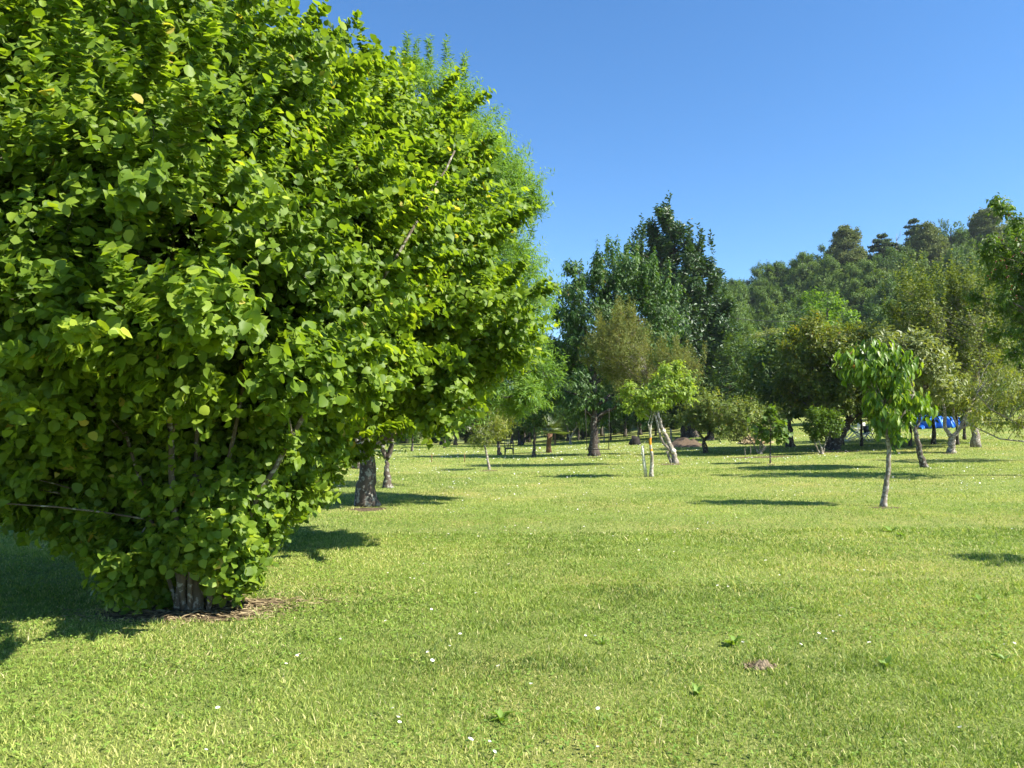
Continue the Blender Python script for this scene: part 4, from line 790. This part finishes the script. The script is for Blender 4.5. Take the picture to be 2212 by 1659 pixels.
# swing
b = G(1283, 985); sy_ = b[1] - 1.1; zb = float(tz(b[0], sy_)); t = thing('swing', 'plank swing on two dark ropes hanging from the cherry tree', 'swing', (b[0] + .1, sy_, zb))
rp = plain('rope', (.02, .018, .015), None, .9)
for x, lean in ((-.58, -.04), (.58, .02)):
    mb = MB(); mb.tube([(x, 0, .42), (x + lean, .02, 1.3), (x + lean * 2, .05, 2.6)], .022, 6); mb.build('rope', rp, t)
mb = MB(); mb.box((0, 0, .4), (1.3, .2, .04)); mb.build('seat', M['char'], t, False)
b = G(1293, 984); mb = MB(); mb.tube([(0, -.4, 0), (.0, -.2, 1.0), (.05, .1, 2.0)], .018, 6); o = mb.build('pole', M['bark_pale']); o.location = tuple(b); tag(o, 'thin pale pole leaning against the cherry trunk', 'pole')
# stakes
for j, (sx, sy, top, mt, lab) in enumerate([(1199, 961, 932, 'stake', 'orange brown wooden stake on the far lawn right of the palm'), (1449, 954, 926, 'bark_pale', 'pale wooden post in front of the black trough'), (932, 999, 980, 'stake', 'thin reddish stake on a bare spot in the far left lawn'), (1003, 998, 980, 'stake', 'thin brown stake beside the willow sapling'),
        (1609, 990, 968, 'bark_pale', 'thin yellowish cane in the shade, left of the thin sapling'), (1621, 984, 962, 'bark_pale', 'second thin cane, nearer the thin sapling')]):
    b = G(sx, sy); h = (sy - top) * px(b); r = .07 if sx in (1199, 1449) else (.02 if sx < 1100 else .014); mb = MB(); mb.tube([(0, 0, -.03), (.02, 0, h * .5), (0, 0, h * .96), (0, 0, h)], [r, r * .95, r * .85, r * .6], 8, rough=.2); o = mb.build('stake', M[mt]); o.location = tuple(b); tag(o, lab, 'stake')
b = G(1371, 961); h = 19 * px(b); mb = MB(); mb.tube([(.05, 0, -.05), (0, 0, h * .3), (.03, 0, h * .62), (-.12, 0, h * .8), (-.22, 0, h * 1.05)], [.46, .38, .36, .22, .03], 11, rough=.5, seed=4); mb.tube([(.14, 0, h * .5), (.2, 0, h * .9)], [.18, .03], 7, rough=.5)
o = mb.build('tree_stump', M['char']); o.location = tuple(b); tag(o, 'jagged blackened tree stump on the far lawn', 'stump')
b = on(G(1480, 962)[0], G(1480, 962)[1]); k = px(b)
tag(heap('soil_mound', b, 52 * k, 3.4, 14 * k, soilm, 8, .7, 60), 'low brown earth mound at the foot of the tall poplar', 'mound')
b = G(1457, 955); b = on(b[0], b[1] - 2.5); mb = MB(); k = px(b); W_, H_ = 22 * k, 11 * k
for (c, s) in (((0, -.4, H_ / 2), (W_, .04, H_)), ((0, .4, H_ / 2), (W_, .04, H_)), ((-W_ / 2, 0, H_ / 2), (.04, .76, H_)), ((W_ / 2, 0, H_ / 2), (.04, .76, H_)), ((0, 0, .03), (W_ - .06, .74, .03)), ((0, -.44, H_ - .03), (W_ + .06, .05, .05))): mb.box(c, s)
o = mb.build('trough', plain('black_trough', (.018, .018, .02), (.035, .035, .035), .5, 6), None, False); o.location = tuple(b); tag(o, 'black rectangular trough beside the pale post at the earth mound', 'trough')
# leaf pile
b = G(1632, 958); k = px(b); lp = plain('dry_leaf_heap', (.36, .28, .17), (.2, .16, .09), .9, 14, .2, .8)
t = thing('leaf_pile', 'pale heap of dry cuttings behind the low spreading fruit tree', 'leaf pile', b); o = heap('heap', b, 32 * k, 1.4, 15 * k, lp, 12, .3, 30); o.parent = t; o.location = (0, 0, 0)
rg = np.random.default_rng(4); n = 2200; q = np.sqrt(rg.random(n)) * .95; a = rg.random(n) * 6.28
dm = leafmat('dry_leaf', [(0, (.25, .18, .09)), (.6, (.5, .4, .24)), (1, (.62, .5, .3))], (1, 1, .8), .2, .8, .1)
leafmesh('dry_leaves', 'chip', np.stack([np.cos(a) * q * 32 * k, np.sin(a) * q * 1.4, 15 * k * (np.cos(q * math.pi) * .5 + .5) + .05], 1), rdir(rg, n) * [1, 1, .4], np.array([0, -.5, 1.]) + rdir(rg, n) * .6, .16 + .14 * rg.random(n), rg.random(n), dm, t, rg, .5)
# blue tarpaulin
def tarp():
    b = G(2014, 922); b = on(at(2014, 905, 60.)[0], 60.); k = px(b); nx, ny = 130, 46; W_ = 88 * k; zt0 = at(2014, 891, b[1])[2] - b[2]; zb0 = at(2014, 922, b[1])[2] - b[2]; H_ = zt0
    V = []
    for j in range(ny):
        v = j / (ny - 1)
        for i in range(nx):
            u = i / (nx - 1); prof = min(1, .15 + 3.2 * u) if u < .3 else 1 - .25 * max(0, u - .55) / .45
            fold = .07 * math.sin(u * 30 + v * 16 + 3 * float(vnoise(u * 6, v * 3, 3))) + .30 * (float(vnoise(u * 22 + v * 9, v * 3, 5)) - .5) + .12 * (float(vnoise(u * 40 + v * 20, v * 9, 15)) - .5)
            arch = math.sin(v * math.pi) ** .6 if 0 < v < 1 else 0
            z = H_ * prof * arch * (1 + .22 * (float(vnoise(u * 9, v * 4, 6)) - .5) + .07 * (float(vnoise(u * 30, v * 12, 16)) - .5)); y = -1.2 + 2.4 * v + fold * (1.6 if v < .5 else 1)
            x = (u - .5) * W_ + .12 * math.sin(v * 9); x += .06 * (float(vnoise(u * 18, v * 8, 25)) - .5); V.append((x, y, z + .01 + (float(tz(b[0] + x, b[1] + y)) - b[2])))
    F = [(j * nx + i, j * nx + i + 1, (j + 1) * nx + i + 1, (j + 1) * nx + i) for j in range(ny - 1) for i in range(nx - 1)]
    mb = MB(); mb.add(np.array(V), F); o = mb.build('tarpaulin', plain('blue_tarp', (.012, .10, .48), (.03, .22, .70), .38, 2, .45)); o.location = tuple(b)
    md = o.modifiers.new('thick', 'SOLIDIFY'); md.thickness = .02
    tag(o, 'crumpled bright blue tarpaulin draped over a heap at the far right lawn', 'tarpaulin')
tarp()
# white table, green deckchair, dark folding chair
wh = plain('white_paint', (.78, .78, .76), (.7, .7, .68), .45, 4); gc = plain('deck_canvas', (.07, .30, .23), (.09, .36, .28), .8, 6, .2, trans=.15); dk = plain('dark_metal', (.02, .02, .022), None, .5)
def bar(mb, a, b_, w_=.04, n=4): mb.tube([a, b_], w_ * .7, n)
D0 = G(1850, 953); k = px(D0)
b = on(at(1846, 940, D0[1] + 1.6)[0], D0[1] + 1.6); k = px(b); t = thing('trestle_table', 'white trestle table standing behind the green deckchair', 'table', b)
mb = MB(); mb.box((0, 0, .72), (68 * k, .8, .045)); mb.build('tabletop', wh, t, False)
for x in (-26 * k, 24 * k):
    for s in (-1, 1):
        mb = MB(); bar(mb, (x - s * .35, -.3, 0), (x + s * .35, -.3, .7), .05); bar(mb, (x - s * .35, .3, 0), (x + s * .35, .3, .7), .05); mb.build('leg', wh, t, False)
b = D0; t = thing('deckchair', 'reclined deckchair with green canvas and white frame by the table', 'deckchair', b); S = 1.35
f = MB()
for y in (-.28, .28):
    bar(f, (-.55 * S, y, .92 * S), (.42 * S, y, .0), .045); bar(f, (-.45 * S, y, .02), (.5 * S, y, .4 * S), .045); bar(f, (-.1 * S, y, .45 * S), (-.5 * S, y, .05 * S), .04)
bar(f, (-.55 * S, -.28, .92 * S), (-.55 * S, .28, .92 * S)); bar(f, (.5 * S, -.28, .4 * S), (.5 * S, .28, .4 * S)); bar(f, (-.45 * S, -.28, .02), (-.45 * S, .28, .02)); f.build('frame', wh, t)
cv = MB(); V = []
for i in range(14):
    u = i / 13; x = -.55 + 1.05 * u; z = .93 - .53 * u - .30 * math.sin(u * math.pi) * (1 - .2 * u)
    for y in (-.25, 0, .25): V.append((x * S, y, z * S - (.02 if y == 0 else 0)))
cv.add(np.array(V), [(i * 3 + j, i * 3 + j + 1, i * 3 + 4 + j, i * 3 + 3 + j) for i in range(13) for j in range(2)]); o = cv.build('canvas', gc, t); md = o.modifiers.new('thick', 'SOLIDIFY'); md.thickness = .008
for nm, sx, sy, lab, mtl, sc, rz in (('folding_chair', 1878, 952, 'dark folding camp chair right of the green deckchair', dk, 1., .3), ('garden_chair', 1812, 962, 'dark metal garden chair with pale cushion behind the gnarled trunk', dk, 1.1, -.5), ('patio_chair', 1862, 936, 'pale patio chair behind the white table', wh, 1.1, 2.6)):
    b = G(sx, sy) if nm != 'patio_chair' else on(at(1862, 936, D0[1] + 4.5)[0], D0[1] + 4.5)
    t = thing(nm, lab, 'chair', b, rz=rz); mb = MB(); mb.box((0, 0, .43 * sc), (.46 * sc, .44 * sc, .04)); mb.build('seat', mtl if nm != 'garden_chair' else wh, t, False)
    mb = MB(); mb.box((0, .23 * sc, .7 * sc), (.44 * sc, .03, .42 * sc), [[1, 0, 0], [0, 1, .15], [0, 0, 1]]); mb.build('backrest', mtl, t, False)
    for s in (-1, 1):
        mb = MB(); bar(mb, (s * .23 * sc, -.22 * sc, 0), (s * .23 * sc, .2 * sc, .66 * sc), .035); mb.build('leg', mtl, t, False)
        mb = MB(); bar(mb, (s * .23 * sc, .26 * sc, 0), (s * .23 * sc, -.2 * sc, .6 * sc), .035); mb.build('leg', mtl, t, False)
# overhead cable at the foot of the hill
mb = MB(); p0, p1 = at(1560, 684, 92.), at(1720, 694, 92.); q = np.linspace(0, 1, 9); pts = np.stack([p0 + (p1 - p0) * t_ - np.array([0, 0, .8 * (t_ - t_ * t_)]) for t_ in q]); mb.tube(pts, .03, 5); o = mb.build('overhead_cable', dk); tag(o, 'thin overhead cable crossing in front of the wooded hill', 'cable')

# thin air: far trees fade a little
mb = MB(); mb.box((40, 150, 34), (420, 420, 71)); hz_o = mb.build('haze', (lambda m: m[0])(newmat('air')), None, False)
m_ = hz_o.data.materials[0]; nt_ = m_.node_tree; out_ = [n_ for n_ in nt_.nodes if n_.type == 'OUTPUT_MATERIAL'][0]; pv = nt_.nodes.new('ShaderNodeVolumePrincipled')
pv.inputs['Color'].default_value = (.80, .90, 1, 1); pv.inputs['Density'].default_value = .00013; pv.inputs['Anisotropy'].default_value = .2; nt_.links.new(pv.outputs[0], out_.inputs['Volume'])
tag(hz_o, 'faint air haze softening the far trees', None, None, 'stuff')
